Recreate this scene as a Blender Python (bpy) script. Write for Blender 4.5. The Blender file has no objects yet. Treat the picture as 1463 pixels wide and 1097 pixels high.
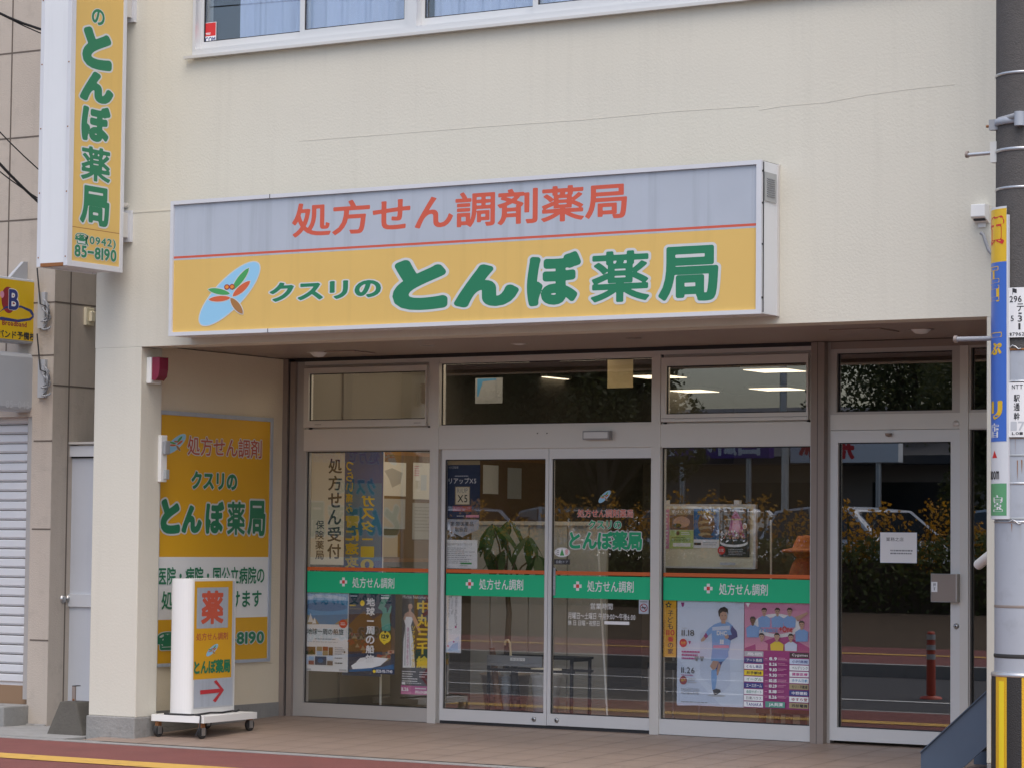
import bpy, math, random
import numpy as np
from mathutils import Vector, Matrix
random.seed(7)
sc = bpy.context.scene
COL = sc.collection

# ---------------------------------------------------------------- camera
CLOC = (8.7157, -15.58, 1.46); YAW, PITCH, ROLL, FPX = .552580, .0563702, .0100046, 3954.65
def cam_basis():
    y, p, r = YAW, PITCH, ROLL
    fw = np.array([-math.sin(y)*math.cos(p), math.cos(y)*math.cos(p), math.sin(p)])
    rt = np.array([math.cos(y), math.sin(y), 0.]); up = np.cross(rt, fw)
    return math.cos(r)*rt+math.sin(r)*up, -math.sin(r)*rt+math.cos(r)*up, fw
CR, CU, CF = cam_basis()
cd = bpy.data.cameras.new('camera'); co = bpy.data.objects.new('camera', cd); COL.objects.link(co)
cd.sensor_fit = 'HORIZONTAL'; cd.sensor_width = 36; cd.lens = FPX/1463*36; cd.clip_start = .3; cd.clip_end = 2000
co.matrix_world = Matrix(((CR[0], CU[0], -CF[0], CLOC[0]), (CR[1], CU[1], -CF[1], CLOC[1]), (CR[2], CU[2], -CF[2], CLOC[2]), (0, 0, 0, 1)))
sc.camera = co

# ---------------------------------------------------------------- light
SUN_EL, SUN_AZ = math.radians(62), math.radians(148)         # bright overcast, the veiled sun high over the road
w = bpy.data.worlds.new('World'); sc.world = w; w.use_nodes = True
wn = w.node_tree.nodes; bg = wn['Background']
sky = wn.new('ShaderNodeTexSky'); sky.sky_type = 'NISHITA'; sky.sun_disc = False
sky.sun_elevation = SUN_EL; sky.sun_rotation = SUN_AZ; sky.air_density = 1.0; sky.dust_density = 3.5; sky.ozone_density = 1.0
w.node_tree.links.new(sky.outputs[0], bg.inputs[0]); bg.inputs[1].default_value = .15
sl = bpy.data.lights.new('sun', 'SUN'); sl.energy = .7; sl.angle = math.radians(60); sl.color = (1, .985, .96)
so = bpy.data.objects.new('sun', sl); COL.objects.link(so)
d = Vector((math.sin(SUN_AZ)*math.cos(SUN_EL), math.cos(SUN_AZ)*math.cos(SUN_EL), math.sin(SUN_EL)))
so.rotation_euler = d.to_track_quat('Z', 'Y').to_euler(); so.location = (0, 30, 40)
sc.view_settings.view_transform = 'Standard'; sc.view_settings.look = 'None'; sc.view_settings.exposure = 0.66; sc.view_settings.gamma = 1

# ---------------------------------------------------------------- measuring: a pixel of the photo onto a true plane
def ray(u, v): return CF+CR*(u-731.5)/FPX-CU*(v-548.5)/FPX
def hit(u, v, axis, val, mirror=None):
    dd = ray(u, v).copy(); c = np.array(CLOC)
    if mirror is not None: c[1] = 2*mirror-c[1]; dd[1] = -dd[1]
    return c+dd*((val-c[axis])/dd[axis])
def hitp(u, v, O, n):
    dd = ray(u, v); c = np.array(CLOC); return c+dd*(np.dot(O-c, n)/np.dot(dd, n))

# ---------------------------------------------------------------- materials
M = {}
def mat(name, col, rough=.6, metal=0., var=0., vscale=4., bump=0., bscale=60., streak=0., emit=None, spec=.5, grime=0., stretch=(1, 1, 1)):
    m = bpy.data.materials.new(name); m.use_nodes = True; nt = m.node_tree; N = nt.nodes; L = nt.links
    b = N['Principled BSDF']; b.inputs['Roughness'].default_value = rough; b.inputs['Metallic'].default_value = metal
    b.inputs['Specular IOR Level'].default_value = spec
    c = (*col, 1); b.inputs['Base Color'].default_value = c
    if emit: b.inputs['Emission Color'].default_value = c; b.inputs['Emission Strength'].default_value = emit
    if var or bump or streak or grime:
        tc = N.new('ShaderNodeNewGeometry'); mp = N.new('ShaderNodeMapping'); mp.inputs['Scale'].default_value = stretch
        L.new(tc.outputs['Position'], mp.inputs['Vector']); last = None
        def layer(scale, amt, vec, lo, hi, dark, detail=5):
            nonlocal last
            n = N.new('ShaderNodeTexNoise'); n.inputs['Scale'].default_value = scale; n.inputs['Detail'].default_value = detail; n.inputs['Roughness'].default_value = .6
            L.new(vec, n.inputs['Vector'])
            r = N.new('ShaderNodeMapRange'); r.inputs[1].default_value = lo; r.inputs[2].default_value = hi; r.inputs[3].default_value = 0; r.inputs[4].default_value = amt
            L.new(n.outputs[0], r.inputs[0])
            x = N.new('ShaderNodeMix'); x.data_type = 'RGBA'; x.inputs[7].default_value = (*dark, 1)
            if last is None: x.inputs[6].default_value = c
            else: L.new(last, x.inputs[6])
            L.new(r.outputs[0], x.inputs[0]); last = x.outputs[2]
        if var: layer(vscale, var, mp.outputs[0], .3, .7, tuple(k*.55 for k in col))
        if streak:
            m2 = N.new('ShaderNodeMapping'); m2.inputs['Scale'].default_value = (7, 7, .35); L.new(tc.outputs['Position'], m2.inputs['Vector'])
            layer(1.6, streak, m2.outputs[0], .52, .78, tuple(k*.45 for k in col))
        if grime:
            layer(9, grime, mp.outputs[0], .55, .75, (.09, .075, .06), 8)
        if last is not None: L.new(last, b.inputs['Base Color'])
        if bump:
            n = N.new('ShaderNodeTexNoise'); n.inputs['Scale'].default_value = bscale; n.inputs['Detail'].default_value = 4; L.new(mp.outputs[0], n.inputs['Vector'])
            bp = N.new('ShaderNodeBump'); bp.inputs['Strength'].default_value = bump; bp.inputs['Distance'].default_value = .01
            L.new(n.outputs[0], bp.inputs['Height']); L.new(bp.outputs[0], b.inputs['Normal'])
    M[name] = m; return m
def glass(name, tint, refl):
    m = bpy.data.materials.new(name); m.use_nodes = True; nt = m.node_tree; N = nt.nodes; L = nt.links; N.clear()
    o = N.new('ShaderNodeOutputMaterial'); x = N.new('ShaderNodeMixShader'); t = N.new('ShaderNodeBsdfTransparent'); g = N.new('ShaderNodeBsdfGlossy')
    t.inputs[0].default_value = (*tint, 1); g.inputs['Roughness'].default_value = 0; g.inputs[0].default_value = (1, 1, 1, 1)
    f = N.new('ShaderNodeLayerWeight'); f.inputs[0].default_value = .5
    r = N.new('ShaderNodeMapRange'); r.inputs[1].default_value = .0; r.inputs[2].default_value = 1; r.inputs[3].default_value = refl; r.inputs[4].default_value = .6
    p = N.new('ShaderNodeMath'); p.operation = 'POWER'; p.inputs[1].default_value = 5
    L.new(f.outputs['Facing'], p.inputs[0]); L.new(p.outputs[0], r.inputs[0]); L.new(r.outputs[0], x.inputs[0])
    L.new(t.outputs[0], x.inputs[1]); L.new(g.outputs[0], x.inputs[2]); L.new(x.outputs[0], o.inputs[0]); M[name] = m
mat('plaster', (.67, .645, .555), .9, var=.11, vscale=.8, bump=.16, bscale=60, streak=.09, spec=.2)
mat('plaster_side', (.78, .69, .53), .9, var=.12, vscale=.8, bump=.35, bscale=70, spec=.2)  # recess plaster, lightened to stand in for the bounce light missing there
mat('crack', (.625, .60, .515), .9)
mat('cement', (.30, .295, .28), .9, var=.35, vscale=5, bump=.5, bscale=45, grime=.35)
mat('cement_dark', (.095, .088, .075), .95, var=.4, vscale=7, bump=.6, bscale=40, grime=.4)
mat('soffit', (.36, .29, .25), .42, var=.12, vscale=3)
mat('tile', (.30, .225, .18), .5, var=.3, vscale=1.6, bump=.1, bscale=80, spec=.4, grime=.12)
mat('grout', (.22, .18, .15), .9)
mat('red_asphalt', (.19, .062, .052), .9, var=.35, vscale=3, bump=.5, bscale=150, grime=.25)
mat('asphalt', (.055, .055, .058), .9, var=.25, vscale=4, bump=.6, bscale=160)
mat('yellow_line', (.60, .36, .07), .8, var=.3, vscale=9, bump=.2, grime=.35)
mat('road_white', (.7, .7, .68), .8, var=.2)
mat('soil', (.085, .058, .034), 1, var=.4, vscale=5, bump=.8, bscale=30)
mat('gravel', (.30, .28, .25), 1, var=.3, vscale=3)
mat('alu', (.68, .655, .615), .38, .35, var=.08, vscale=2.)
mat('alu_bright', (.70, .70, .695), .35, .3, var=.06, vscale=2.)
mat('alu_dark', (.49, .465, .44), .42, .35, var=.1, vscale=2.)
mat('bronze', (.30, .25, .22), .45, .2, var=.1)
mat('gasket', (.02, .02, .022), .6)
mat('steel', (.42, .42, .42), .3, .85)
mat('sign_white', (.72, .74, .76), .45, var=.08, vscale=2, streak=.12)
mat('sign_frame', (.66, .67, .70), .4, .1, var=.12, vscale=3)
mat('sign_grey', (.44, .485, .555), .4, streak=.36, var=.2, vscale=1.5)
mat('sign_yellow', (.70, .465, .135), .4, var=.10, vscale=1.2, streak=.12)
mat('panel_yellow', (.72, .38, .012), .45, var=.05)
mat('letter_red', (.58, .10, .055), .45)
mat('letter_dull_red', (.45, .09, .05), .5)
mat('letter_green', (.016, .19, .09), .45)
mat('letter_bright_green', (.01, .34, .15), .45)
mat('letter_outline', (.58, .60, .60), .5)
mat('white', (.78, .78, .78), .5)
mat('paper', (.84, .85, .86), .7)
mat('cream_paper', (.76, .69, .50), .7)
mat('print_black', (.03, .03, .035), .6)
mat('print_grey', (.25, .26, .28), .6)
mat('print_light', (.5, .52, .55), .6)
mat('logo_blue', (.28, .56, .78), .45)
mat('wing_green', (.06, .34, .10), .45)
mat('wing_red', (.60, .12, .045), .45)
mat('body_brown', (.36, .17, .05), .45)
mat('eye_orange', (.75, .25, .03), .45)
mat('band_green', (.010, .50, .23), .4)
mat('band_orange', (.62, .13, .03), .4)
mat('cross_red', (.7, .06, .05), .4)
mat('arrow_red', (.5, .03, .04), .45)
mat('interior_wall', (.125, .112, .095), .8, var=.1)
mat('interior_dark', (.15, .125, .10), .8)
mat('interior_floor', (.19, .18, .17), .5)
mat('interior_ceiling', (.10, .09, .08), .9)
mat('lamp_panel', (1, .84, .60), .5, emit=1.35)
mat('curtain', (.62, .655, .75), .9, var=.1)
mat('partition_cloth', (.40, .40, .39), .8, var=.06)
mat('wood', (.33, .17, .07), .5, var=.3, vscale=4, stretch=(1, 1, 8))
mat('cork', (.20, .13, .08), .9, var=.15, vscale=20)
mat('leaf', (.03, .085, .025), .5, var=.3, vscale=8)
mat('hedge_leaf', (.10, .12, .035), .7, var=.5, vscale=2)
mat('tree_leaf', (.08, .09, .03), .7, var=.5, vscale=1.2)
mat('flower', (.50, .25, .02), .8, var=.3)
mat('bark', (.10, .075, .05), .9, bump=.5)
mat('dark_metal', (.03, .03, .033), .4, .4)
mat('black', (.015, .015, .017), .5)
mat('rubber', (.03, .03, .03), .7)
mat('bucket', (.45, .50, .56), .5)
mat('orange', (.42, .085, .02), .6, var=.2)
mat('neigh_wall', (.52, .455, .385), .85, var=.16, vscale=3, bump=.35, bscale=90, streak=.2, grime=.15)
mat('joint', (.14, .115, .095), .9)
mat('stain', (.24, .17, .125), .9)
mat('shutter', (.72, .73, .75), .45, .15, var=.1, vscale=2)
mat('neigh_brown', (.27, .17, .10), .8, var=.1)
mat('gate_panel', (.62, .65, .70), .4, .2, var=.14, vscale=2, streak=.2)
mat('gate_frame', (.66, .68, .71), .4, .2)
mat('yellow_acrylic', (.75, .50, .012), .3)
mat('navy', (.03, .05, .22), .4)
mat('maroon', (.30, .03, .04), .4)
mat('lightbox', (.46, .48, .51), .35, var=.1, vscale=2)
mat('pole_concrete', (.105, .098, .094), .95, var=.35, vscale=25, bump=.5, bscale=120)
mat('pole_sleeve', (.40, .43, .48), .5, .1, var=.16, vscale=3, streak=.25, grime=.15)
mat('rust', (.28, .12, .045), .9, var=.3, vscale=20)
mat('band_steel', (.55, .56, .57), .35, .7)
mat('guard_yellow', (.68, .40, .012), .6, bump=.5, bscale=130)
mat('guard_bright', (.85, .66, .02), .5)
mat('guard_black', (.025, .025, .025), .6, bump=.5, bscale=130)
mat('advert_blue', (.05, .155, .58), .3)
mat('advert_yellow', (.80, .50, .015), .3)
mat('advert_green', (.12, .36, .17), .4)
mat('stair_blue', (.075, .105, .155), .5, .1, var=.25, vscale=3, grime=.12)
mat('cable', (.02, .02, .022), .6)
mat('plastic_white', (.80, .80, .78), .4)
mat('plastic_grey', (.30, .31, .33), .5)
mat('lamp_maroon', (.22, .02, .05), .25)
mat('vent_grey', (.40, .42, .43), .4, .2)
mat('car_white', (.75, .76, .78), .2); mat('car_silver', (.4, .42, .45), .25, .6); mat('car_black', (.02, .02, .025), .15); mat('car_glass', (.02, .025, .03), .05)
mat('tail_red', (.5, .01, .01), .3); mat('post_red', (.42, .06, .03), .5)
mat('shop_purple', (.09, .035, .27), .5); mat('shop_wall', (.25, .22, .19), .8); mat('roof_dark', (.06, .06, .065), .7)
mat('sea_blue', (.05, .26, .50), .5); mat('sea_deep', (.02, .13, .32), .5); mat('sky_blue', (.36, .55, .78), .5); mat('sand', (.38, .30, .17), .6); mat('night_blue', (.02, .035, .09), .5)
mat('statue_green', (.12, .34, .27), .5); mat('skin', (.55, .34, .24), .6); mat('hair', (.025, .018, .015), .5); mat('kit_blue', (.22, .42, .75), .5); mat('kit_navy', (.06, .07, .25), .5)
mat('pale_blue', (.68, .77, .90), .6); mat('pale_blue2', (.60, .69, .84), .6); mat('magenta', (.48, .05, .25), .5); mat('pink', (.70, .30, .45), .5); mat('magenta_deep', (.35, .03, .20), .5)
mat('text_yellow', (.80, .60, .04), .5); mat('strip_orange', (.78, .42, .015), .5); mat('banner_blue', (.035, .11, .36), .7, var=.15); mat('banner_mid', (.05, .22, .42), .7); mat('brown_photo', (.17, .09, .045), .6); mat('red_photo', (.35, .08, .04), .6); mat('lime', (.45, .58, .20), .6); mat('logo_red', (.66, .03, .03), .5)
def leafy(name, k=.45):
    m = M[name]; N = m.node_tree.nodes; L = m.node_tree.links; b = N['Principled BSDF']; o = N['Material Output']
    t = N.new('ShaderNodeBsdfTranslucent'); x = N.new('ShaderNodeMixShader'); x.inputs[0].default_value = k
    if b.inputs['Base Color'].is_linked: L.new(b.inputs['Base Color'].links[0].from_socket, t.inputs[0])
    L.new(b.outputs[0], x.inputs[1]); L.new(t.outputs[0], x.inputs[2]); L.new(x.outputs[0], o.inputs[0])
for k_ in ('leaf', 'hedge_leaf', 'tree_leaf', 'flower'): leafy(k_)
glass('clear_glass', (.98, .982, .98), .11); glass('dark_glass', (.6, .58, .55), .22); glass('upper_glass', (.86, .90, .95), .10)

# ---------------------------------------------------------------- objects
def prop(o, label=None, cat=None, group=None, kind=None):
    if label: o['label'] = label
    if cat: o['category'] = cat
    if group: o['group'] = group
    if kind: o['kind'] = kind
    return o
def thing(name, label, cat, loc=(0, 0, 0), rz=0, group=None):
    o = bpy.data.objects.new(name, None); COL.objects.link(o); o.empty_display_size = .1
    o.location = loc; o.rotation_euler = (0, 0, rz); return prop(o, label, cat, group)
def link(name, me, parent):
    o = bpy.data.objects.new(name, me); COL.objects.link(o)
    if parent is not None:
        o.parent = parent
        # geometry is written in world space: undo the chain of parents
        inv = Matrix()
        p = parent
        chain = []
        while p: chain.append(p); p = p.parent
        for q in reversed(chain): inv = inv @ q.matrix_basis
        me.transform(inv.inverted())
    return o
class MB:
    def __init__(s): s.v = []; s.f = []; s.m = []; s.mats = []; s.sm = []
    def mi(s, m):
        if m not in s.mats: s.mats.append(m)
        return s.mats.index(m)
    def add(s, vs, fs, m, smooth=False):
        b = len(s.v); s.v += [tuple(map(float, p)) for p in vs]; k = s.mi(m)
        for f in fs: s.f.append([b+i for i in f]); s.m.append(k); s.sm.append(smooth)
        return s
    def box(s, x0, x1, y0, y1, z0, z1, m, rz=0., c=None):
        x0, x1 = min(x0, x1), max(x0, x1); y0, y1 = min(y0, y1), max(y0, y1); z0, z1 = min(z0, z1), max(z0, z1)
        vs = [(x, y, z) for x in (x0, x1) for y in (y0, y1) for z in (z0, z1)]
        if rz:
            cx, cy = c or ((x0+x1)/2, (y0+y1)/2); ca, sa = math.cos(rz), math.sin(rz)
            vs = [(cx+(x-cx)*ca-(y-cy)*sa, cy+(x-cx)*sa+(y-cy)*ca, z) for x, y, z in vs]
        return s.add(vs, [(0, 1, 3, 2), (4, 6, 7, 5), (0, 4, 5, 1), (2, 3, 7, 6), (0, 2, 6, 4), (1, 5, 7, 3)], m)
    def prism(s, pts, a, b, axis, m, smooth=False):   # 2-D outline pushed from a to b along an axis
        def P(p, t): return {0: (t, p[0], p[1]), 1: (p[0], t, p[1]), 2: (p[0], p[1], t)}[axis]
        n = len(pts); vs = [P(p, a) for p in pts]+[P(p, b) for p in pts]
        s.add(vs, [list(range(n))[::-1], [n+i for i in range(n)]], m)
        return s.add(vs, [(i, (i+1) % n, n+(i+1) % n, n+i) for i in range(n)], m, smooth)
    def tube(s, pts, r, m, seg=10, smooth=True, r2=None):
        pts = [Vector(p) for p in pts]; n = len(pts); rings = []
        for i, p in enumerate(pts):
            t = (pts[min(i+1, n-1)]-pts[max(i-1, 0)]).normalized(); u = t.orthogonal().normalized() if i == 0 else (rings[-1][1]-t*rings[-1][1].dot(t)).normalized()
            rr = r if r2 is None else r+(r2-r)*i/(n-1)
            rings.append(([p+rr*(math.cos(2*math.pi*k/seg)*u+math.sin(2*math.pi*k/seg)*t.cross(u)) for k in range(seg)], u))
        vs = [q for R in rings for q in R[0]]
        fs = [(i*seg+k, i*seg+(k+1) % seg, (i+1)*seg+(k+1) % seg, (i+1)*seg+k) for i in range(n-1) for k in range(seg)]
        s.add(vs, fs, m, smooth); return s.add(vs, [list(range(seg))[::-1], [(n-1)*seg+k for k in range(seg)]], m)
    def lathe(s, prof, c, m, seg=20, smooth=True):
        vs = [(c[0]+r*math.cos(2*math.pi*k/seg), c[1]+r*math.sin(2*math.pi*k/seg), c[2]+z) for r, z in prof for k in range(seg)]
        fs = [(i*seg+k, i*seg+(k+1) % seg, (i+1)*seg+(k+1) % seg, (i+1)*seg+k) for i in range(len(prof)-1) for k in range(seg)]
        return s.add(vs, fs, m, smooth)
    def build(s, name, parent=None, bevel=0.):
        me = bpy.data.meshes.new(name); me.from_pydata(s.v, [], s.f)
        for k in s.mats: me.materials.append(M[k])
        me.polygons.foreach_set('material_index', s.m); me.polygons.foreach_set('use_smooth', s.sm); me.update()
        o = link(name, me, parent)
        if bevel:
            b = o.modifiers.new('bevel', 'BEVEL'); b.width = bevel; b.segments = 2; b.limit_method = 'ANGLE'
        return o

# ---------------------------------------------------------------- lettering
_raw = {}
def raw(ch, res=3):
    k = (ch, res)
    if k in _raw: return _raw[k]
    c = bpy.data.curves.new('glyph', 'FONT'); c.body = ch; c.resolution_u = res
    o = bpy.data.objects.new('glyph', c); COL.objects.link(o); bpy.context.view_layer.update()
    me = bpy.data.meshes.new_from_object(o.evaluated_get(bpy.context.evaluated_depsgraph_get()))
    vs = np.array([v.co[:2] for v in me.vertices]) if len(me.vertices) else np.zeros((0, 2))
    fs = [list(p.vertices) for p in me.polygons]
    cnt = {}
    for f in fs:
        for i in range(len(f)):
            e = tuple(sorted((f[i], f[(i+1) % len(f)]))); cnt[e] = cnt.get(e, 0)+1
    seg = [e for e, n in cnt.items() if n == 1]
    bpy.data.objects.remove(o); bpy.data.curves.remove(c); bpy.data.meshes.remove(me)
    _raw[k] = (vs, fs, seg); return _raw[k]
_gl = {}
def glyph(ch, off, n):
    """filled letter shape thickened by off (em) with rounded corners"""
    k = (ch, off, n)
    if k in _gl: return _gl[k]
    vs, fs, seg = raw(ch, 4)
    if off <= 0 or not len(vs): _gl[k] = raw(ch, 2 if n < 30 else 4)[:2]; return _gl[k]
    A = vs[[e[0] for e in seg]]; B = vs[[e[1] for e in seg]]
    lo = vs.min(0)-off-.02; hi = vs.max(0)+off+.02; h = max(hi-lo)/n
    nx, ny = int(math.ceil((hi-lo)[0]/h)), int(math.ceil((hi-lo)[1]/h))
    X, Y = np.meshgrid(lo[0]+h*np.arange(nx+1), lo[1]+h*np.arange(ny+1)); P = np.stack([X.ravel(), Y.ravel()], 1)
    D = np.full(len(P), 1e9); ins = np.zeros(len(P), bool)
    for a, b in zip(A, B):
        ab = b-a; t = np.clip(((P-a)@ab)/max(ab@ab, 1e-12), 0, 1); q = P-a-t[:, None]*ab
        D = np.minimum(D, (q*q).sum(1))
        if a[1] != b[1]:
            c = ((a[1] > P[:, 1]) != (b[1] > P[:, 1])) & (P[:, 0] < ab[0]*(P[:, 1]-a[1])/(b[1]-a[1])+a[0]); ins ^= c
    D = np.sqrt(D); D[ins] *= -1; D = (off-D).reshape(ny+1, nx+1)      # > 0 inside the thick letter
    V = []; F = []
    for j in range(ny):
        run = None
        for i in range(nx+1):
            if i < nx: c = (D[j, i], D[j, i+1], D[j+1, i+1], D[j+1, i]); full = min(c) > 0
            else: full = False; c = (-1,)*4
            if full:
                if run is None: run = i
                continue
            y0, y1 = lo[1]+h*j, lo[1]+h*(j+1)
            if run is not None:
                b = len(V); V += [(lo[0]+h*run, y0), (lo[0]+h*i, y0), (lo[0]+h*i, y1), (lo[0]+h*run, y1)]; F.append([b, b+1, b+2, b+3]); run = None
            if max(c) > 0:
                x0, x1 = lo[0]+h*i, lo[0]+h*(i+1); cor = [(x0, y0), (x1, y0), (x1, y1), (x0, y1)]; poly = []
                for e in range(4):
                    p, q, dp, dq = cor[e], cor[(e+1) % 4], c[e], c[(e+1) % 4]
                    if dp > 0: poly.append(p)
                    if (dp > 0) != (dq > 0): t = dp/(dp-dq); poly.append((p[0]+t*(q[0]-p[0]), p[1]+t*(q[1]-p[1])))
                if len(poly) > 2: b = len(V); V += poly; F.append(list(range(b, b+len(poly))))
    _gl[k] = (np.array(V), F); return _gl[k]
class CV(MB):
    """flat artwork on a true plane: every call goes one thin layer further out"""
    def __init__(s, O, ex, ey, step=.00012, lift=.0004):
        super().__init__(); s.O = np.array(O, float); s.ex = np.array(ex, float); s.ey = np.array(ey, float); s.n = np.cross(s.ex, s.ey); s.z = lift; s.step = step
        if np.dot(s.n, np.array(CLOC)-s.O) < 0: s.n = -s.n
    def loc(s, u, v):
        p = hitp(u, v, s.O, s.n)-s.O; return np.dot(p, s.ex), np.dot(p, s.ey)
    def bb(s, u0, v0, u1, v1):
        um, vm = (u0+u1)/2, (v0+v1)/2
        return s.loc(u0, vm)[0], s.loc(um, v1)[1], s.loc(u1, vm)[0], s.loc(um, v0)[1]
    def put(s, pts, faces, m):
        s.add([s.O+s.ex*p[0]+s.ey*p[1]+s.n*s.z for p in pts], faces, m)
    def up(s): s.z += s.step
    def poly(s, pts, m): s.put(pts, [list(range(len(pts)))], m); s.up()
    def polypx(s, pts, m): s.poly([s.loc(*p) for p in pts], m)
    def lrect(s, x0, y0, x1, y1, m): s.poly([(x0, y0), (x1, y0), (x1, y1), (x0, y1)], m)
    def R(s, u0, v0, u1, v1, m): s.lrect(*s.bb(u0, v0, u1, v1), m)
    def ell(s, u, v, ru, rv, m, n=28, rot=0.):
        x, y = s.loc(u, v); a = abs(s.loc(u+ru, v)[0]-x); b = abs(s.loc(u, v-rv)[1]-y)
        s.poly([(x+a*math.cos(t)*math.cos(rot)-b*math.sin(t)*math.sin(rot), y+a*math.cos(t)*math.sin(rot)+b*math.sin(t)*math.cos(rot)) for t in [2*math.pi*k/n for k in range(n)]], m)
    def T(s, txt, u0, v0, u1, v1, m, off=0., out=None, oout=.05, n=0, flip=False, local=None):
        """a line of text stretched into its box"""
        x0, y0, x1, y1 = local or s.bb(u0, v0, u1, v1)
        if n == 0: n = 24 if abs(v1-v0) < 18 else (40 if abs(v1-v0) < 40 else 64)
        adv = []; cur = 0
        for ch in txt:
            vs = raw(ch, 4)[0]
            if ch in ' 　' or not len(vs): cur += .35 if ch == ' ' else 1.; continue
            wide = ord(ch) > 0x2E80 or ch in '☎✚'
            if wide: adv.append((ch, cur)); cur += 1.0
            else: adv.append((ch, cur-vs[:, 0].min()+.045)); cur += np.ptp(vs[:, 0])+.13
        lo = np.array([9., 9]); hi = -lo
        for ch, a in adv:
            vs = raw(ch, 4)[0]; lo = np.minimum(lo, vs.min(0)+(a, 0)); hi = np.maximum(hi, vs.max(0)+(a, 0))
        lo -= max(off, 0); hi += max(off, 0); S = np.array([x1-x0, y1-y0])/(hi-lo)
        for o_, mm in (([(off+oout, out)] if out else [])+[(off, m)]):
            for ch, a in adv:
                vs, fs = glyph(ch, o_, n)
                q = [((p[0]+a-lo[0]), (p[1]-lo[1])) for p in vs]
                if flip: q = [(hi[0]-lo[0]-p[0], p[1]) for p in q]
                s.put([(x0+p[0]*S[0], y0+p[1]*S[1]) for p in q], fs, mm)
            s.up()
    def VT(s, txt, u0, v0, u1, v1, m, off=0., out=None, oout=.05, flip=False, gap=.06):
        k = len(txt); x0, y0, x1, y1 = s.bb(u0, v0, u1, v1); H = (y1-y0)/k
        for i, ch in enumerate(txt):
            b = y1-H*(i+1); s.T(ch, 0, 0, 0, 20, m, off, out, oout, flip=flip, local=(x0, b+H*gap, x1, b+H*(1-gap)) if ch not in '一ー・' else (x0+(x1-x0)*.1, b+H*.42, x1-(x1-x0)*.1, b+H*.56))
    def lines(s, u0, v0, u1, v1, n, m, fill=.45, ragged=.4):
        x0, y0, x1, y1 = s.bb(u0, v0, u1, v1); h = (y1-y0)/n
        for i in range(n):
            x = x0
            xe = x1-(x1-x0)*ragged*random.random()
            fs = []; vs = []
            while x < xe:
                l = (x1-x0)*random.uniform(.04, .14); a, b = x, min(x+l, xe); y = y1-h*(i+.5)
                k = len(vs); vs += [(a, y-h*fill/2), (b, y-h*fill/2), (b, y+h*fill/2), (a, y+h*fill/2)]; fs.append([k, k+1, k+2, k+3]); x += l+(x1-x0)*.02
            s.put(vs, fs, m)
        s.up()
def planeY(Y): return CV((0, Y, 0), (1, 0, 0), (0, 0, 1))
def planeX(X): return CV((X, 0, 0), (0, 1, 0), (0, 0, 1))
def dragonfly(c, u, v, k, kx=1.):
    """round-winged dragonfly on a blue leaning ellipse; k = size in photo pixels per unit"""
    x0, y0 = c.loc(u, v); sx = (c.loc(u+10, v)[0]-x0)/10*k*kx; sy = (c.loc(u, v-10)[1]-y0)/10*k
    def P(pts): return [(x0+a*sx, y0-b*sy) for a, b in pts]
    def lens(a, b, wd, m, grow=0.):
        a = np.array(a, float); b = np.array(b, float); dd = b-a; l = np.hypot(*dd); dd /= l; n_ = np.array([-dd[1], dd[0]]); q = []
        a = a-dd*grow; b = b+dd*grow; l = np.hypot(*(b-a)); w_ = wd*.54+grow
        for t in np.linspace(0, 1, 11): q.append(a+dd*l*t+n_*w_*math.sin(math.pi*t)**.6)
        for t in np.linspace(1, 0, 11)[1:-1]: q.append(a+dd*l*t-n_*w_*math.sin(math.pi*t)**.6)
        c.poly(P(q), m)
    def oval(cx, cy, a, b, rot, m):
        c.poly(P([(cx+a*math.cos(t)*math.cos(rot)-b*math.sin(t)*math.sin(rot), cy+a*math.cos(t)*math.sin(rot)+b*math.sin(t)*math.cos(rot)) for t in np.linspace(0, 2*math.pi, 37)[:-1]]), m)
    oval(0, 0, 60, 22, -.8, 'letter_outline'); oval(0, 0, 58.5, 20.5, -.8, 'logo_blue')
    wings = [((-31, -8), (1, 0), 7.5, 'wing_green'), ((28, -36), (4, -5), 8.5, 'wing_green'), ((-30, 7), (2, 6), 7.5, 'wing_red'), ((30, -17), (5, 4), 9, 'wing_red'), ((2, 6), (20, 30), 9, 'body_brown')]
    for wv in wings: lens(*wv[:3], 'letter_outline', 1.3)
    for wv in wings: lens(*wv)
    for ex in (-3.5, 4): oval(ex, -10, 4, 4, 0, 'maroon')
    for ex in (-3.5, 4): oval(ex, -10, 2.6, 2.6, 0, 'eye_orange')
def at_y(u, v, Y): p = hit(u, v, 1, Y); return p[0], p[2]
# ================================================================ the ground
XL, XR, XC, XD = -4.473, 3.3, -4.039, -4.131       # building left, right, pillar edge, recess side wall
DP = 1.877; ZF = .093                                # shopfront plane and its floor level
def sheet(name, x0, x1, y0, y1, z, m, z1=None):
    b = MB(); z1 = z if z1 is None else z1
    b.add([(x0, y0, z), (x1, y0, z), (x1, y1, z1), (x0, y1, z1)], [(0, 1, 2, 3)], m)
    return prop(b.build(name), kind='structure')
sheet('ground', -300, 300, -300, 300, -.03, 'gravel')
b = MB(); b.box(-60, 60, -3.0, -.36, -.2, 0, 'red_asphalt'); prop(b.build('pavement'), kind='structure')
b = MB(); b.box(-60, 60, -.36, -.235, -.2, .004, 'cement'); prop(b.build('kerb_strip'), kind='structure')
b = MB(); b.add([(-60, -1.75, .004), (60, -1.75, .004), (60, -1.44, .004), (-60, -1.44, .004)], [(0, 1, 2, 3)], 'yellow_line')
prop(b.build('yellow_guide_line'), kind='structure')
b = MB(); b.box(-60, 60, -3.2, -3.0, -.2, -.004, 'cement'); prop(b.build('kerb'), kind='structure')
b = MB(); b.box(-80, 80, -9.2, -3.2, -.2, -.02, 'asphalt'); prop(b.build('road'), kind='structure')
b = MB()
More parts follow.
